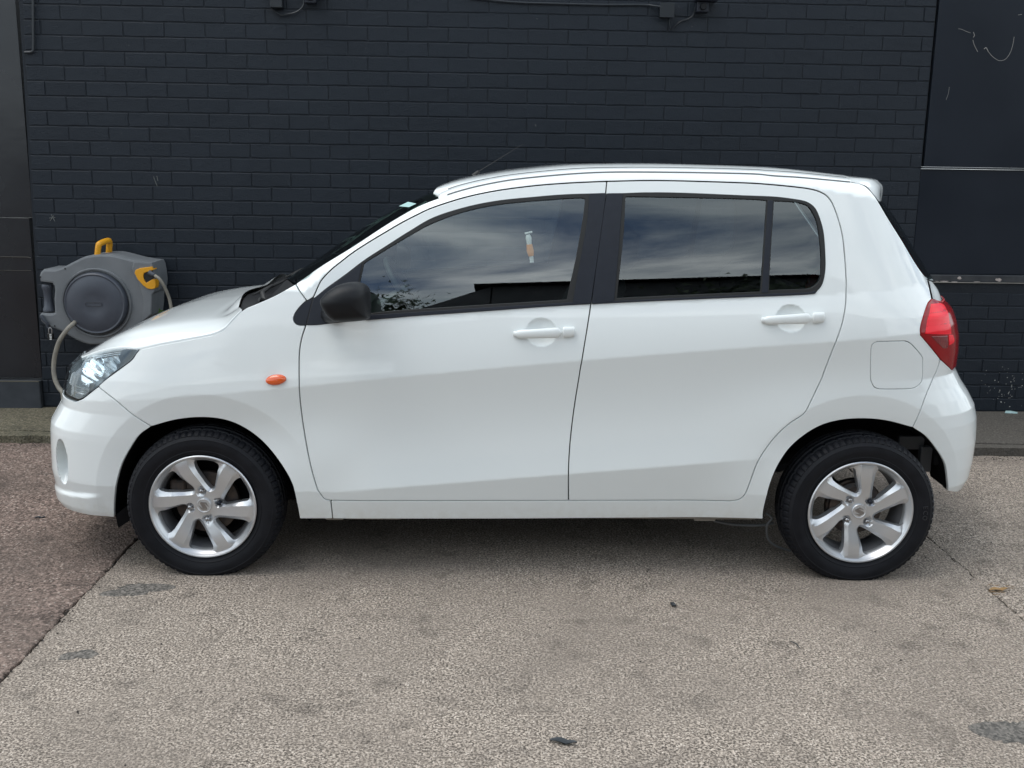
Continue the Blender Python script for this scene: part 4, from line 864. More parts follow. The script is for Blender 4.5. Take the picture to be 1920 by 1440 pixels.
G = [(random.gauss(XJR, .008), random.uniform(-1.2, 1.7), -.004) for _ in range(420)]+[(random.gauss(XJL-.01, .018), random.uniform(-1.3, 1.5), .002) for _ in range(500)]+[(random.uniform(-3.1, -1.9), KY-.02+random.gauss(0, .02), .004) for _ in range(300)]+[(random.uniform(1.8, 3.2), KY-.09+random.gauss(0, .02), .0) for _ in range(260)]+[(random.uniform(-3.2, 3.2), random.uniform(-1.3, 1.7), .002) for _ in range(260)]
stones('debris', G, dark_grit, .0015, .006, 'dark dirt and crumbs gathered in the slab joints and along the kerb', cat='debris')
# leaves, twigs
def leaf(px, py, L, wd, ang, m, name, label, cat, curl=.01, z=.002):
    c = ug(px, py); V = []; n = 8
    for i in range(n+1):
        t = i/n; w = wd*math.sin(PI*min(1, t*.94+.05))**.8; s = (t-.5)*L; hx, hy = math.cos(ang), math.sin(ang); zz_ = z+curl*abs(math.sin(t*5))*.5
        for k, e in ((-1, .003), (0, 0), (1, .004)): V.append((c[0]+hx*s-hy*w*k, c[1]+hy*s+hx*w*k, zz_+e*abs(k)+.001))
    F = [(i*3+k, i*3+k+1, (i+1)*3+k+1, (i+1)*3+k) for i in range(n) for k in (0, 1)]
    k0 = len(V); V += [(a, b, c_-.0012) for a, b, c_ in V]; F += [tuple(k0+q for q in f)[::-1] for f in F]
    o = mk(name, V, F, m, smooth=True); tag(o, label, cat)
dl = mat('rotten_leaf', (.022, .026, .03), .5)
leaf(1056, 1394, .075, .011, -.25, dl, 'leaf', 'dark curled leaf lying nearest the camera on the concrete', 'leaf')
leaf(1262, 1137, .04, .008, -1.2, dl, 'leaf', 'small black leaf on the concrete midway between the wheels', 'leaf')
leaf(1872, 1108, .07, .012, .1, straw, 'leaf', 'dry straw-coloured leaf caught in the slab joint behind the rear wheel', 'leaf')
leaf(75, 973, .045, .007, .1, dl, 'leaf', 'dark leaf scrap on the asphalt ahead of the front bumper', 'leaf')
for i in range(9):
    a = random.random()*6.28; c = ug(1866+random.gauss(0, 9), 1104+random.gauss(0, 7))
tw = MB()
for k in range(14):
    c = ug(1868+random.gauss(0, 12), 1106+random.gauss(0, 6)); a = random.gauss(-.3, .8); L = random.uniform(.012, .035); tw.tube([(c[0], c[1], .003), (c[0]+math.cos(a)*L, c[1]+math.sin(a)*L, .006)], .0007, 4)
tag(tw.build('dead_grass', straw), 'tuft of dead brown grass stalks in the joint by the rear wheel', 'dead grass', kind='stuff')
c = ug(1482, 1204); d = ug(1500, 1218); t_ = MB(); t_.tube([(c[0], c[1], .004), ((c[0]+d[0])/2+.004, (c[1]+d[1])/2+.004, .006), (d[0], d[1], .004)], [.0012, .002, .001], 6); tag(t_.build('twig', dl), 'thin black twig on the concrete in front of the rear wheel', 'twig')

# ================================================================== WALL
WY, WPSI, CH, BZ, BL = 2.514, .0227, .0821, .057, .2275
ex, ey = np.array([math.cos(WPSI), math.sin(WPSI), 0]), np.array([-math.sin(WPSI), math.cos(WPSI), 0])
def uw(px, py, dep=0.0):
    d = ray(px, py); t = (WY+dep-CAM@ey)/(d@ey); t = ((np.array([0, WY, 0])@ey+dep)-CAM@ey)/(d@ey); q = CAM+t*d; return (q-np.array([0, WY, 0]))@ex, q[2]
def w2w(s, dep, z): return np.array([0, WY, 0])+ex*s+ey*dep+np.array([0, 0, z])
brickm = bpy.data.materials.new('painted_brick'); brickm.use_nodes = True
def brick_mat(m, k=1.0):
    t = m.node_tree; b = t.nodes['Principled BSDF']; b.inputs['Roughness'].default_value = .5; b.inputs['Specular IOR Level'].default_value = .28
    g = N(t, 'ShaderNodeNewGeometry'); oi = N(t, 'ShaderNodeObjectInfo')
    n = N(t, 'ShaderNodeTexNoise'); n.inputs['Scale'].default_value = 2.2; n.inputs['Detail'].default_value = 9; n.inputs['Roughness'].default_value = .65; t.links.new(g.outputs['Position'], n.inputs['Vector'])
    x = N(t, 'ShaderNodeMix', data_type='RGBA'); t.links.new(n.outputs[0], x.inputs[0]); x.inputs[6].default_value = (.0090*k, .0132*k, .0200*k, 1); x.inputs[7].default_value = (.0145*k, .0205*k, .0290*k, 1)
    # chips and splashes of pale grime
    n2 = N(t, 'ShaderNodeTexNoise'); n2.inputs['Scale'].default_value = 70; n2.inputs['Detail'].default_value = 3; t.links.new(g.outputs['Position'], n2.inputs['Vector'])
    r = N(t, 'ShaderNodeMapRange'); r.inputs[1].default_value = .755; r.inputs[2].default_value = .78; r.inputs[4].default_value = .8; t.links.new(n2.outputs[0], r.inputs[0])
    x2 = N(t, 'ShaderNodeMix', data_type='RGBA'); t.links.new(r.outputs[0], x2.inputs[0]); t.links.new(x.outputs[2], x2.inputs[6]); x2.inputs[7].default_value = (.1, .1, .1, 1)
    hs = N(t, 'ShaderNodeMapRange'); t.links.new(oi.outputs['Random'], hs.inputs[0]); hs.inputs[3].default_value = .95; hs.inputs[4].default_value = 1.05
    vm = N(t, 'ShaderNodeVectorMath', operation='SCALE'); t.links.new(x2.outputs[2], vm.inputs[0]); t.links.new(hs.outputs[0], vm.inputs['Scale'])
    t.links.new(vm.outputs[0], b.inputs['Base Color'])
    n3 = N(t, 'ShaderNodeTexNoise'); n3.inputs['Scale'].default_value = 130; n3.inputs['Detail'].default_value = 5; n3.inputs['Roughness'].default_value = .65; t.links.new(g.outputs['Position'], n3.inputs['Vector'])
    n4 = N(t, 'ShaderNodeTexNoise'); n4.inputs['Scale'].default_value = 24; n4.inputs['Detail'].default_value = 4; t.links.new(g.outputs['Position'], n4.inputs['Vector'])
    ad = N(t, 'ShaderNodeMath', operation='ADD'); t.links.new(n3.outputs[0], ad.inputs[0]); t.links.new(n4.outputs[0], ad.inputs[1])
    bp = N(t, 'ShaderNodeBump'); bp.inputs['Strength'].default_value = .55; bp.inputs['Distance'].default_value = .004; t.links.new(ad.outputs[0], bp.inputs['Height']); t.links.new(bp.outputs[0], b.inputs['Normal'])
brick_mat(brickm)
wall = empty('brick_wall', (0, WY, 0), WPSI); tag(wall, 'long brick wall painted blue-black behind the white car', 'wall')
sL0, _ = uw(82, 762); sL1, _z = uw(41.2, 0)
sR = uw(1757, 2)[0]*.5+uw(1728, 311)[0]*.5; zRail = uw(1850, 531)[1]; zBoardMid = uw(1850, 316)[1]
s0, z0_ = uw(230, 46); k0 = int((z0_-BZ)/CH); ph = s0 % BL
def brickmesh(i):
    r = np.random.default_rng(100+i); L, Hh = BL-.0055, CH-.0055; V = []
    ring = []
    for t in (0, .33, .67): ring.append((-L/2+t*L, -Hh/2))
    ring.append((L/2, -Hh/2)); ring.append((L/2, 0))
    for t in (1, .67, .33): ring.append((-L/2+t*L, Hh/2))
    ring.append((-L/2, Hh/2)); ring.append((-L/2, 0)); n = len(ring)
    j = r.normal(0, .0009, (n, 2)); tilt = r.normal(0, .0004, 2)
    for (ins, dep) in ((.0032, -.0), (0, .0022), (0, .03)):
        for (a, b), jj in zip(ring, j):
            x = a+jj[0]; z = b+jj[1]; sc = 1-ins/abs(L/2); sz = 1-ins/abs(Hh/2)
            V.append((x*sc, dep+tilt[0]*a/L*2+tilt[1]*b/Hh*2*.6 if dep < .02 else dep, z*sz))
    F = [tuple(range(n))]+[(k*n+(q+1) % n, k*n+q, (k+1)*n+q, (k+1)*n+(q+1) % n) for k in (0, 1) for q in range(n)]
    return V, F
variants = [brickmesh(i) for i in range(14)]; vm_ = [mesh('brick', V, F, brickm, smooth=False) for V, F in variants]
SIL = np.array([(100,780),(150,670),(450,540),(820,355),(1000,310),(1500,315),(1650,340),(1790,620),(1830,800),(1830,900),(100,900)], float)
REEL = np.array([(73,505),(150,480),(284,490),(292,560),(200,650),(74,600)], float)
cand = []
for k in range(40):
    zc = BZ+(k+.5)*CH; top = zc+CH/2; p = ph+(0 if (k-k0) % 2 == 0 else BL/2); left = sL0+(sL1-sL0)*min(1, (zc-BZ)/(_z-BZ))
    right = sR if zc > zRail else 4.6
    if zc < zRail < top: right = sR
    s = math.floor((left-p)/BL)*BL+p
    while s < right:
        a, b = max(s, left), min(s+BL, right)
        if b-a > .02:
            px, py = pj(w2w((a+b)/2, 0, zc)); vis = (0 < px < 1920 and -8 < py < 800) and not inpoly(np.array([[px, py]]), SIL)[0]
            ar = (b-a)*FPX**2/((w2w((a+b)/2, 0, zc)-CAM)@AF)**2 if vis else 0
            if vis and inpoly(np.array([[px, py]]), REEL)[0]: ar *= .2
            cand.append((ar, a, b, zc))
        s += BL
cand.sort(key=lambda q: -q[0]); jn = MB()
for i, (ar, a, b, zc) in enumerate(cand):
    v = random.randrange(14); dep = random.gauss(0, .0005); sx_ = (b-a-.0065)/(BL-.0065)
    if i < 300 and ar > 0:
        o = link('brick', vm_[v], wall); o.location = ((a+b)/2, dep, zc); o.scale = (sx_, 1, 1); o.rotation_euler = (0, random.gauss(0, .0025), 0)
    else:
        V, F = variants[v]; jn.add([((a+b)/2+q[0]*sx_, q[1]+dep, zc+q[2]) for q in V], F)
o = jn.build('brick_courses', brickm, wall, smooth=False); o['kind'] = 'stuff'
mort = MB(); zt_ = BZ+40*CH
mort.add([(sL0, .0042, .03), (sR, .0042, .03), (sR, .0042, zt_), (sL1, .0042, zt_), (sL0, .3, .03), (sR, .3, .03), (sR, .3, zt_), (sL1, .3, zt_)], [(0, 1, 2, 3), (3, 2, 6, 7), (0, 3, 7, 4), (1, 5, 6, 2)])
mort.add([(sR, .0042, .03), (4.6, .0042, .03), (4.6, .0042, zRail), (sR, .0042, zRail)], [(0, 1, 2, 3)])
mortm = bpy.data.materials.new('painted_mortar'); mortm.use_nodes = True; brick_mat(mortm, .85); mort.build('mortar', mortm, wall, smooth=False)
# wall-mounted things are placed in wall coordinates
def wl(px, py, dep): s, z = uw(px, py, dep); return (*w2w(s, dep, z),)
boardm = mat('dark_board_paint', (.022, .028, .037), .42, spec=.25); noisy(boardm, (.0058, .0096, .0165), (.0085, .013, .0215), 1.6, bump=.1, bscale=60, bd=.002, rough=(.36, .5), coord='World')
def wbox(name, s0_, s1_, d0, d1, z0, z1, m, parent=None, bev=.002, label=None, cat=None, **k):
    M = MB(); M.box((s0_, d0, z0), (s1_, d1, z1), bev); o = M.build(name, m, parent, smooth=False)
    if parent is None: o.location = (0, WY, 0); o.rotation_euler = (0, 0, WPSI)
    if label: tag(o, label, cat, **k)
    return o
board = wbox('wall_board', sR+.014, 4.6, -.004, .2, zBoardMid+.006, 3.4, boardm, label='upper dark painted board right of the brick wall, scratched in a curve', cat='board')
wbox('wall_board', sR+.001, 4.6, .002, .2, zRail+.052, zBoardMid-.007, boardm, label='lower dark painted board above the wooden rail, behind the car tailgate', cat='board')
ledge_m = mat('faded_ledge', (.07, .08, .09), .6); noisy(ledge_m, (.02, .024, .03), (.035, .04, .047), 30, coord='World')
wbox('ledge_strip', sR+.001, 4.6, -.012, .2, zBoardMid-.006, zBoardMid+.005, ledge_m, label='thin grey ledge strip between the two dark wall boards', cat='ledge')
rail_m = mat('rail_paint', (.04, .045, .052), .55); noisy(rail_m, (.016, .019, .024), (.035, .038, .043), 14, bump=.3, bscale=30, bd=.004, coord='World')
rail = empty('timber_rail', (0, WY, 0), WPSI); tag(rail, 'dark timber rail with flaking paint under the lower wall board', 'rail')
M = MB(); M.box((sR+.001, -.022, zRail+.006), (4.6, .2, zRail+.05), .004); M.build('beam', rail_m, rail, smooth=False)
bare = mat('bare_plaster', (.42, .36, .33), .9); noisy(bare, (.3, .26, .24), (.48, .42, .39), 60, coord='World')
def chip(px, py, w, h, seedv):
    r = np.random.default_rng(seedv); s, z = uw(px, py, -.024); n = 14; P = [(s+w*math.cos(2*PI*i/n)*r.uniform(.7, 1.15), z+h*math.sin(2*PI*i/n)*r.uniform(.6, 1.2)) for i in range(n)]
    mk('bare_chip', [(a, -.0245, b) for a, b in P]+[(a, -.02, b) for a, b in P], [tuple(range(n))]+[(i, n+i, n+(i+1) % n, (i+1) % n) for i in range(n)], bare, rail, smooth=False)
for i, (px, py, w, h) in enumerate(((1799,521.5,.012,.009),(1872,524.5,.022,.011),(1771,527.5,.028,.0032),(1790,528.5,.02,.0022),(1832,528.3,.018,.002),(1757,527.5,.012,.002))): chip(px, py, w, h, i)
# pale scratches on the upper board
scr = mat('pale_scratch', (.26, .26, .25), .8)
def tubeobj(name, pts, r, m, label=None, cat=None, n=6, parent=None, kind=None):
    M = MB(); M.tube(crom(pts, 6) if len(pts) > 2 else pts, r, n); o = M.build(name, m, parent)
    if label: tag(o, label, cat)
    if kind: o['kind'] = kind
    return o
for P, r in (([(1797,54),(1803,55),(1812,59),(1820,62)], .0011), ([(1825,60),(1827,66),(1825,70)], .0018), ([(1824,75),(1827,85),(1833,97)], .0018), ([(1845,92),(1849,89.5),(1853,97)], .0022), ([(1853,97),(1861,106),(1873,113.5),(1885,111),(1894,99),(1899,84),(1901.5,69)], .0013), ([(1780,163),(1778,176),(1774,187)], .0008), ([(1909,28),(1916,27)], .0012)):
    M = MB(); M.tube([(uw(a, b, -.0045)[0], -.0045, uw(a, b, -.0045)[1]) for a, b in crom(P, 5)], r, 5); M.build('scratch', scr, board)
M = MB()
for P in ([(288,331),(290,338),(295,349)], [(294,330),(296,339)], [(96,402),(99,408),(103,415)], [(92,409),(104,408)], [(94,414),(101,404)], [(1003.5,233),(1005,237)], [(1006,34.5),(1008,36)]):
    M.tube([wl(a, b, -.0022) for a, b in P], .0011, 5)
tag(M.build('paint_scuff', mat('scuff_grey', (.2, .21, .2), .8)), 'small pale scuffs scattered on the painted brick wall', 'scuff', kind='stuff')
# white splash spots low on the wall at right
M = MB()
for _ in range(60):
    px, py = random.gauss(1890, 22), random.gauss(725, 22)
    if py < 765 and px > 1832: p = Vector(wl(px, py, -.002)); s = random.uniform(.0012, .0035); M.add([p+Vector((-s, 0, -s)), p+Vector((s, 0, -s*.6)), p+Vector((s*.8, 0, s)), p+Vector((-s, 0, s*.7)), p+Vector((0, -.0012, 0))], [(0, 1, 4), (1, 2, 4), (2, 3, 4), (3, 0, 4)])
tag(M.build('splash_spots', mat('limewash', (.35, .35, .33), .9), smooth=False), 'pale splash spots on the lowest bricks right of the rear bumper', 'splashes', kind='stuff')
p = wl(1896, 772.5, -.05); M = MB(); M.add([(p[0]-.04, p[1], .057), (p[0]+.035, p[1]-.01, .057), (p[0]+.05, p[1]+.02, .06), (p[0]-.02, p[1]+.03, .066), (p[0], p[1]+.01, .07)], [(0, 1, 4), (1, 2, 4), (2, 3, 4), (3, 0, 4)])
tag(M.build('litter', mat('pale_litter', (.3, .42, .42), .6), smooth=False), 'flattened pale green scrap of litter at the wall foot', 'litter')

# left: glossy dark shutter set beside the brickwork
door_m = mat('gloss_shutter', (.014, .017, .022), .25, spec=.6); noisy(door_m, (.006, .0075, .011), (.010, .0125, .017), 1.2, bump=.12, bscale=3.5, bd=.02, rough=(.2, .34), coord='World')
shut = empty('side_door', (0, WY, 0), WPSI); tag(shut, 'glossy dark metal side door at the left edge, beside the brick wall', 'door')
zA = uw(30, 408)[1]; zB = uw(30, 483)[1]; zC = uw(30, 713)[1]
M = MB(); M.box((-5.0, .016, zA), (sL0+.02, .1, 3.4), .001); M.build('upper_panel', door_m, shut, smooth=False)
M = MB(); M.box((-5.0, .016, zC+.012), (sL0-.002, .1, zA-.003), .0008); M.build('lower_panel', door_m, shut, smooth=False)
M = MB(); M.tube([(-4.9, .006, zB), (sL0-.03, .008, zB+.003), (sL0-.004, .004, zB-.001)], .003, 6); M.tube([(-4.9, .008, zB-.085), (sL0-.01, .006, zB-.075)], .002, 6); M.build('edge_trim', mat('dull_beige', (.05, .045, .038), .7), shut)
thr_m = mat('grey_threshold', (.05, .056, .065), .7); noisy(thr_m, (.026, .031, .038), (.04, .045, .054), 9, bump=.3, bscale=40, bd=.004, coord='World')
thr = wbox('door_step', -5.0, sL0-.002, -.03, .1, .03, zC, thr_m, bev=.004, label='dark grey rendered step under the side door at the left edge', cat='step')
M = MB(); M.box((-3.3, -.031, zC-.004), (sL0-.004, -.0305+.004, zC+.0035), .001); M.build('worn_edge', mat('worn_edge', (.11, .1, .08), .9), thr, smooth=False)
# conduit pipe, junction boxes, cables, bracket lamp
cab_m = mat('painted_cable', (.012, .016, .021), .4)
tubeobj('conduit', [wl(62, -20, -.014), wl(62.3, 40, -.014), wl(62.6, 88, -.014), wl(60, 97, -.014), wl(46, 98.5, -.014)], .0075, cab_m, 'thin painted conduit bending left at the top left of the brick wall', 'pipe', 10)
def jbox(name, px0, py0, px1, py1, dep, label, cat='junction box'):
    a = uw(px0, py0, -dep); b = uw(px1, py1, -dep); o = wbox(name, min(a[0], b[0]), max(a[0], b[0]), -dep, .002, min(a[1], b[1]), max(a[1], b[1]), cab_m, bev=.004, label=label, cat=cat); return o, a, b
j1, a, b = jbox('junction_box', 505, -14, 529, 14.5, .05, 'painted junction box at the top of the wall above the bonnet')
M = MB(); M.box((a[0]-.004, -.054, b[1]+.05), (b[0]+.004, -.05, a[1]+.004), .001); M.build('lid', cab_m, j1, smooth=False)
j2, a, b = jbox('junction_box', 1239, 6, 1263, 32, .05, 'painted junction box at the top of the wall above the rear door')
M = MB(); M.box((a[0]-.003, -.054, b[1]-.003), (b[0]+.003, -.05, a[1]+.003), .001); M.build('lid', cab_m, j2, smooth=False)
tubeobj('cable', [wl(508, 14, -.02), wl(517, 22, -.02), wl(527, 28, -.02), wl(535, 27, -.02), wl(552, 24, -.02), wl(564, 17, -.02), wl(570, 6, -.02), wl(569, -10, -.02)], .005, cab_m, 'black cable looping below the junction box above the bonnet', 'cable')
tubeobj('cable', [wl(880, -4, -.008), wl(960, 4, -.008), wl(1050, 7, -.008), wl(1130, 9, -.008), wl(1205, 9, -.008), wl(1225, 11, -.02), wl(1240, 13, -.03)], .0062, cab_m, 'painted cable run clipped along the top of the wall above the car roof', 'cable')
tubeobj('cable', [wl(1256, 33, -.025), wl(1255, 45, -.025), wl(1258.5, 55, -.02), wl(1266, 48, -.02), wl(1277, 40, -.015), wl(1290, 36, -.015), wl(1300, 28, -.015), wl(1304, 14, -.02), wl(1310, 7, -.03)], .0042, cab_m, 'black cable hanging in a loop beside the junction box above the rear door', 'cable')
for px0, px1, py0, py1, lb in ((570, 592, -18, 6, 'small black bracket lamp at the top of the wall above the front wheel'), (1308, 1329, 2, 23, 'small black bracket lamp at the top of the wall above the rear door')):
    lm = empty('wall_lamp', wl((px0+px1)/2, py1, 0)); tag(lm, lb, 'lamp')
    a = uw(px0, py0, -.07); b = uw(px1, py1, -.07); M = MB(); M.box((a[0], -.07, b[1]), (b[0], -.01, a[1]), .004); M.box((a[0]-.01, -.1, a[1]), (b[0]+.045, -.005, a[1]+.014), .003)
    o = M.build('body', trim, lm, smooth=False); o.matrix_parent_inverse = lm.matrix_world.inverted(); o.location = Vector((0, WY, 0))-Vector(lm.location); o.rotation_euler = (0, 0, WPSI); o.matrix_parent_inverse = Matrix()
    M = MB(); M.lathe([(.001, -.012), (.016, -.012), (.019, -.004), (.019, .01)], ((a[0]+b[0])/2, -.07, (a[1]+b[1])/2), 'y', 20); q = M.build('lens', mirror_black, o)
# ---- hose reel
reel = empty('hose_reel', wl(182, 568, 0)); tag(reel, 'grey wall-mounted hose reel with yellow handle, left of the car bonnet', 'hose reel')
ro_ = Vector(reel.location)
def rl(px, py, y): return Vector(un(px, py, y))-ro_
greym = mat('reel_grey_plastic', (.15, .16, .17), .5); noisy(greym, (.135, .145, .155), (.165, .175, .185), 8, bump=.08, bscale=500, bd=.001)
greyd = mat('reel_dark_plastic', (.055, .062, .08), .42); noisy(greyd, (.05, .057, .074), (.062, .07, .088), 10, bump=.05, bscale=500, bd=.001)
yel = mat('yellow_plastic', (.72, .33, .012), .4)
def extr(name, px, y0, y1, m, parent, bev=.012, smooth=30, mid=None, closed=True, holes=None):
    P = [rl(a, b, y0) for a, b in px]; P2 = np.array([(p.x, p.z) for p in P]); P2 = clean(P2, .0005)
    P2 = P2 if area2(P2) > 0 else P2[::-1]; n = len(P2); yb = y0-ro_.y; V = []; prof = [(bev*1.0, 0), (bev*.3, bev*.25), (0, bev), (0, y1-y0)]
    for ins, d in prof:
        for q in inset(P2, ins): V.append((q[0], yb+d, q[1]))
    F = [(k*n+(i+1) % n, k*n+i, (k+1)*n+i, (k+1)*n+(i+1) % n) for k in range(len(prof)-1) for i in range(n)]
    try:
        vv, ff, _ = cdt([inset(P2, bev)], np.zeros((0, 2)), lambda c_: inpoly(c_, inset(P2, bev))); k = len(V); V += [(q[0], yb, q[1]) for q in vv]; F += [tuple(k+i for i in f) for f in ff]
    except Exception: F.append(tuple(range(n)))
    return mk(name, V, F, m, parent, angle=smooth)
BODY = [(73,517.7),(75,511),(81,505),(101.7,505.5),(110,503.5),(120.8,499.4),(150,484.5),(160,480.5),(171,478.5),(188.5,477),(205,477),(216,479),(251,488),(270,491),(284,492.5),(287.4,499.4),(290,515),(291.8,530),(290.5,546),(285.7,552),(285,575),(283,592),(265,608),(225,636),(212,642),(199,645),(180,646.5),(167.6,646.5),(155,643),(143,638),(112,620),(100,616),(86,611.5),(76,602),(73,592),(75.6,587.5),(98,588),(102,586),(101.5,575),(100.5,560),(102,545),(101,536),(97,531),(75,528)]
body = extr('housing', BODY, 2.22, 2.44, greym, reel, .012)
extr('side_panel', [(251,489),(284,493),(287,500),(291.5,530),(290,547),(285.5,552),(284,590),(266,604),(268,560),(258,528),(246,505)], 2.207, 2.3, greym, body, .008)
Cc = rl(182.4, 568, 2.22); M = MB(); R_ = .178
M.lathe([(.0001, -.052), (.060, -.052), (.066, -.0535), (.10, -.052), (.135, -.048), (.150, -.042), (.158, -.040), (.166, -.043), (.172, -.036), (.176, -.02), (.178, .01)], (Cc.x, Cc.y, Cc.z), 'y', 72); drum = M.build('drum_cover', greyd, reel, angle=25)
M = MB(); M.lathe([(.181, .01), (.186, -.012), (.194, -.014), (.200, .006)], (Cc.x, Cc.y, Cc.z), 'y', 72); M.build('rim', greym, drum, angle=40)
pl = [(Cc.x-.036+.010*math.cos(a), Cc.z+.010*math.sin(a)) for a in np.linspace(PI/2, 3*PI/2, 8)]+[(Cc.x+.036+.010*math.cos(a), Cc.z+.010*math.sin(a)) for a in np.linspace(-PI/2, PI/2, 8)]
M = MB(); M.tube([(a, Cc.y-.0545, b) for a, b in pl]+[(pl[0][0], Cc.y-.0545, pl[0][1])], .0016, 6); M.build('badge', mat('badge_dark', (.03, .034, .045), .4), drum)
g1 = rl(88.5, 533, 2.27); g2 = rl(88.5, 584, 2.27); h_ = g1.z-g2.z; M = MB()
M.lathe([(.001, h_), (.028, h_), (.031, h_*.96), (.031, h_*.88), (.026, h_*.8), (.023, h_*.5), (.027, h_*.18), (.034, h_*.1), (.034, h_*.02), (.001, 0)], (g1.x, g1.y, g2.z), 'z', 24); M.build('roller', greyd, reel)
M = MB()   # carry handle
hp = [rl(182, 486, 2.25), rl(184.5, 462, 2.25), rl(188, 456.5, 2.26), rl(200, 452, 2.31), rl(205, 454, 2.35), rl(204, 477, 2.37)]
V = []; 
for i, p_ in enumerate(crom([tuple(a) for a in hp], 5)):
    V.append(p_)
hw = .0165
t_ = MB(); t_.tube(V, [hw*1.05]*len(V), 8); o = t_.build('handle', yel, reel, angle=60)
YO = [(252,512),(254,506),(262,503),(285,500),(287.5,506),(270,512),(268.5,517),(269.5,524),(274,531),(280,527),(287,523),(291,524),(292,536),(290,541),(284,542.5),(276,541),(268,535),(258,524)]
extr('outlet_guide', YO, 2.198, 2.26, yel, reel, .003)
extr('outlet_opening', [(269,512),(286,505),(289,521),(281,526),(274,529),(270,522)], 2.204, 2.26, rubber, reel, .002)
M = MB(); M.tube([rl(280, 511, 2.2), rl(290, 516, 2.19)], [.016, .011], 12); M.build('nozzle_stop', greyd, reel)
for px, py in ((122, 504), (75.5, 519.5), (102.5, 611)): q = rl(px, py, 2.2185); M = MB(); M.lathe([(.0001, -.001), (.004, -.0012), (.005, .002)], (q.x, q.y, q.z), 'y', 12); M.build('screw', rubber, body)
M = MB(); M.tube([rl(77, 592, 2.21), rl(82, 600, 2.205), rl(88, 606, 2.21), rl(90, 615, 2.21)], [.012, .009, .01, .006], 8); M.build('latch', greyd, reel)
hose_m = mat('beige_hose', (.22, .20, .17), .5); noisy(hose_m, (.19, .175, .15), (.26, .24, .2), 20, coord='World')
tubeobj('hose', [un(142, 603, 2.19), un(134, 610, 2.15), un(126, 618, 2.13), un(112, 638, 2.12), un(104, 662, 2.12), (un(101, 682, 2.12)), un(101.5, 703, 2.11), un(107, 721, 2.1), un(117, 735, 2.08), un(140, 757, 2.05), (-2.0, 2.0, .35), (-1.9, 2.0, .1), (-1.6, 1.98, .075)], .0125, hose_m, 'beige hose looping down from the left side of the hose reel', 'hose', 12)
tubeobj('hose', [un(290, 516.5, 2.19), un(297, 521, 2.18), un(304, 530, 2.18), un(311, 543, 2.19), un(316.5, 557, 2.2), un(320, 572, 2.2), un(323, 600, 2.2), (-2.0, 2.2, .4), (-1.8, 2.2, .12), (-1.4, 2.1, .07)], .009, hose_m, 'thin beige hose dropping from the yellow outlet behind the bonnet', 'hose', 12)
lk = empty('padlock', un(95, 625, 2.2)); tag(lk, 'small black combination padlock hanging under the hose reel', 'padlock'); lo_ = Vector(lk.location)
a = Vector(un(89.5, 624.5, 2.2))-lo_; b = Vector(un(101, 636.5, 2.2))-lo_; M = MB(); M.box((a.x, -.012, b.z), (b.x, .012, a.z), .004); kb = M.build('body', rubber, lk, smooth=False)
M = MB(); M.tube([(a.x+.008, 0, a.z-.002), (a.x+.007, 0, a.z+.02), (a.x+.012, 0, a.z+.03), (b.x-.012, 0, a.z+.03), (b.x-.007, 0, a.z+.02), (b.x-.008, 0, a.z-.002)], .0035, 8); M.build('shackle', steel, lk)
dm = mat('dial_white', (.6, .6, .58), .5)
for k in range(4):
    zc = a.z-.008-k*.0085; M = MB(); M.box((b.x-.018, -.0135, zc-.0028), (b.x-.006, -.0115, zc+.0028), .0005); M.build('dial', dm, kb, smooth=False)
# weed behind the reel
wd = mat('weed_green', (.09, .2, .03), .6); M = MB()
for k in range(26):
    c = Vector(un(random.uniform(284, 304), random.uniform(581, 588), 2.36)); a = random.random()*6.28; L = random.uniform(.012, .028); t = Vector((math.cos(a), -.5, math.sin(a)))*L; s_ = Vector((-math.sin(a), 0, math.cos(a)))*L*.3
    M.add([c, c+t*.5+s_, c+t, c+t*.5-s_], [(0, 1, 2, 3)])
M.tube([un(292, 588, 2.4), un(294, 640, 2.45)], .002, 5)
tag(M.build('weed', wd, smooth=False), 'small green weed sprouting from the wall beside the hose reel', 'weed')
# hose lance hung on the wall, seen through the car's front side window
lance = empty('spray_lance', wl(993, 465, -.02)); tag(lance, 'white and orange hose spray lance on the wall, seen through the front window', 'spray lance'); la = Vector(lance.location)
def lc(px, py): return Vector(wl(px, py, -.03))-la
whi = mat('white_plastic', (.75, .75, .72), .4); org = mat('orange_plastic', (.85, .30, .03), .4)
M = MB(); M.tube([lc(998, 500), lc(997, 488), lc(996, 480)], .012, 10); M.build('tube', whi, lance)
M = MB(); M.tube([lc(996, 480), lc(994, 470), lc(992.5, 458)], [.016, .021, .017], 10); M.build('grip', org, lance)
M = MB(); M.tube([lc(992.5, 458), lc(991, 446), lc(990, 440)], [.014, .018, .012], 10); M.tube([lc(984, 438), lc(998, 435)], .006, 8); M.build('head', whi, lance)

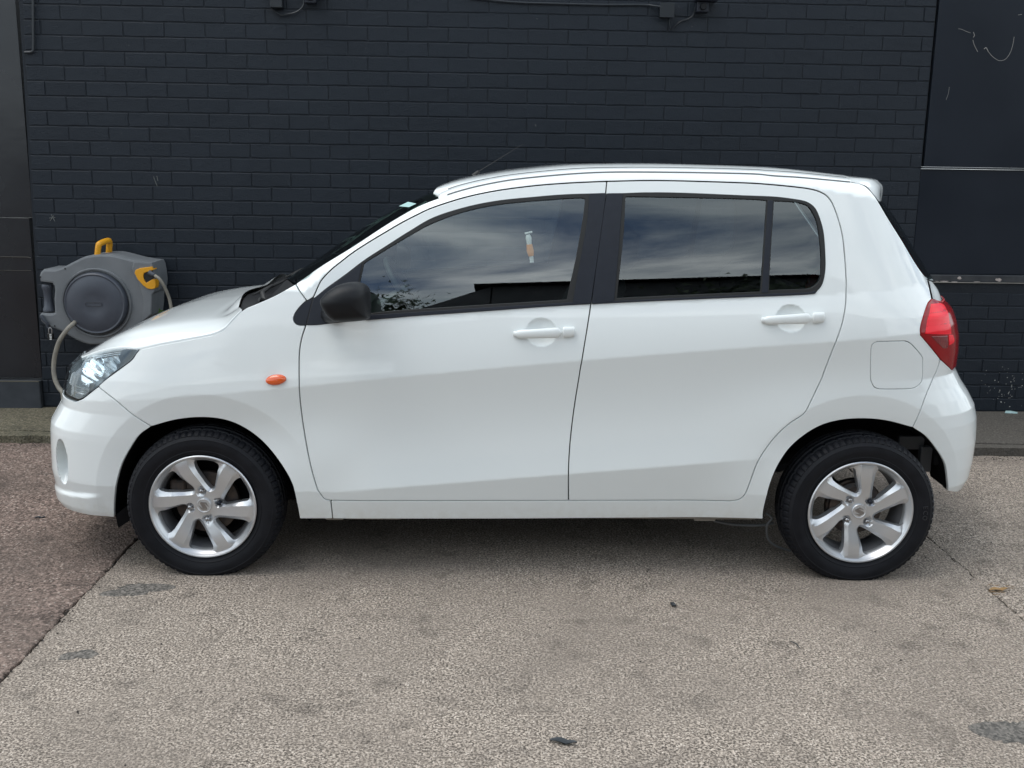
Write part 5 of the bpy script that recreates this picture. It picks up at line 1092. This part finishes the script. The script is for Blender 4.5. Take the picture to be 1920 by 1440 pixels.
# ================================================================== yard behind the camera (mirrored in the windows and paint)
shed_m = mat('shed_cladding', (.05, .055, .06), .6); noisy(shed_m, (.04, .044, .05), (.07, .075, .08), 3, coord='World'); roof_m = mat('shed_roof', (.035, .035, .04), .8)
sh = empty('warehouse', (3.5, -17, 0)); tag(sh, 'long low dark warehouse across the yard, seen mirrored in the car windows', 'warehouse')
M = MB(); M.add([(-5.7, -4, 0), (-4.2, -4, 0), (-4.2, -4, 6.6), (-5.7, -4, 5.5), (-5.7, 4, 0), (-4.2, 4, 0), (-4.2, 4, 6.6), (-5.7, 4, 5.5)], [(0, 1, 2, 3), (7, 6, 5, 4), (0, 3, 7, 4), (3, 2, 6, 7)]); M.box((-4.19, -3.98, 0), (9, 3.98, 6.6), .02); M.build('walls', shed_m, sh, smooth=False)
M = MB(); M.add([(-4.5, -4.3, 6.6), (9.3, -4.3, 6.6), (9.3, 4.3, 6.6), (-4.5, 4.3, 6.6), (-4.2, 0, 7.6), (9.0, 0, 7.6)], [(0, 1, 5, 4), (3, 4, 5, 2), (0, 4, 3), (1, 2, 5)]); M.build('roof', roof_m, sh, smooth=False)
bw = mat('horizon_blocker_brick', (.09, .07, .06), .9); noisy(bw, (.07, .055, .048), (.12, .095, .08), 9, coord='World')
M = MB(); M.box((-60, -20.3, -.03), (60, -20, 2.4), .02); tag(M.build('horizon_blocker', bw, smooth=False), 'long low brown wall, unseen, added to block the bright horizon in the reflections', 'wall')  # unseen wall added to keep horizon sky out of the car's reflections
leafm = mat('dark_foliage', (.03, .05, .018), .7)
def tree(x, y, h, w, label):
    t = empty('tree', (x, y, 0)); tag(t, label, 'tree', 'trees across the yard'); M = MB(); M.tube([(0, 0, 0), (.1, 0, h*.35), (0, .1, h*.7)], [.22, .16, .05], 8); M.build('trunk', mat('bark', (.06, .045, .03), .9), t)
    M = MB(); cl = [(random.gauss(0, w*.4), random.gauss(0, w*.4), h*random.uniform(.5, .95)) for _ in range(22)]
    for c in cl:
        for _ in range(520):
            p_ = Vector(c)+Vector((random.gauss(0, .45), random.gauss(0, .45), random.gauss(0, .4))); s = random.uniform(.07, .16); a = Vector((random.gauss(0, 1), random.gauss(0, 1), random.gauss(0, 1))).normalized()*s; b = Vector((random.gauss(0, 1), random.gauss(0, 1), random.gauss(0, 1))).normalized()*s
            M.add([p_, p_+a, p_+b], [(0, 1, 2)])
    M.build('crown', leafm, t, smooth=False)
tree(-2.2, -15.5, 6.8, 1.6, 'bushy tree standing left of the warehouse across the yard'); tree(3.3, -12, 5.6, .9, 'small tree standing in front of the warehouse'); tree(-5.5, -16, 6.2, 1.8, 'broad tree farthest to the left of the warehouse')
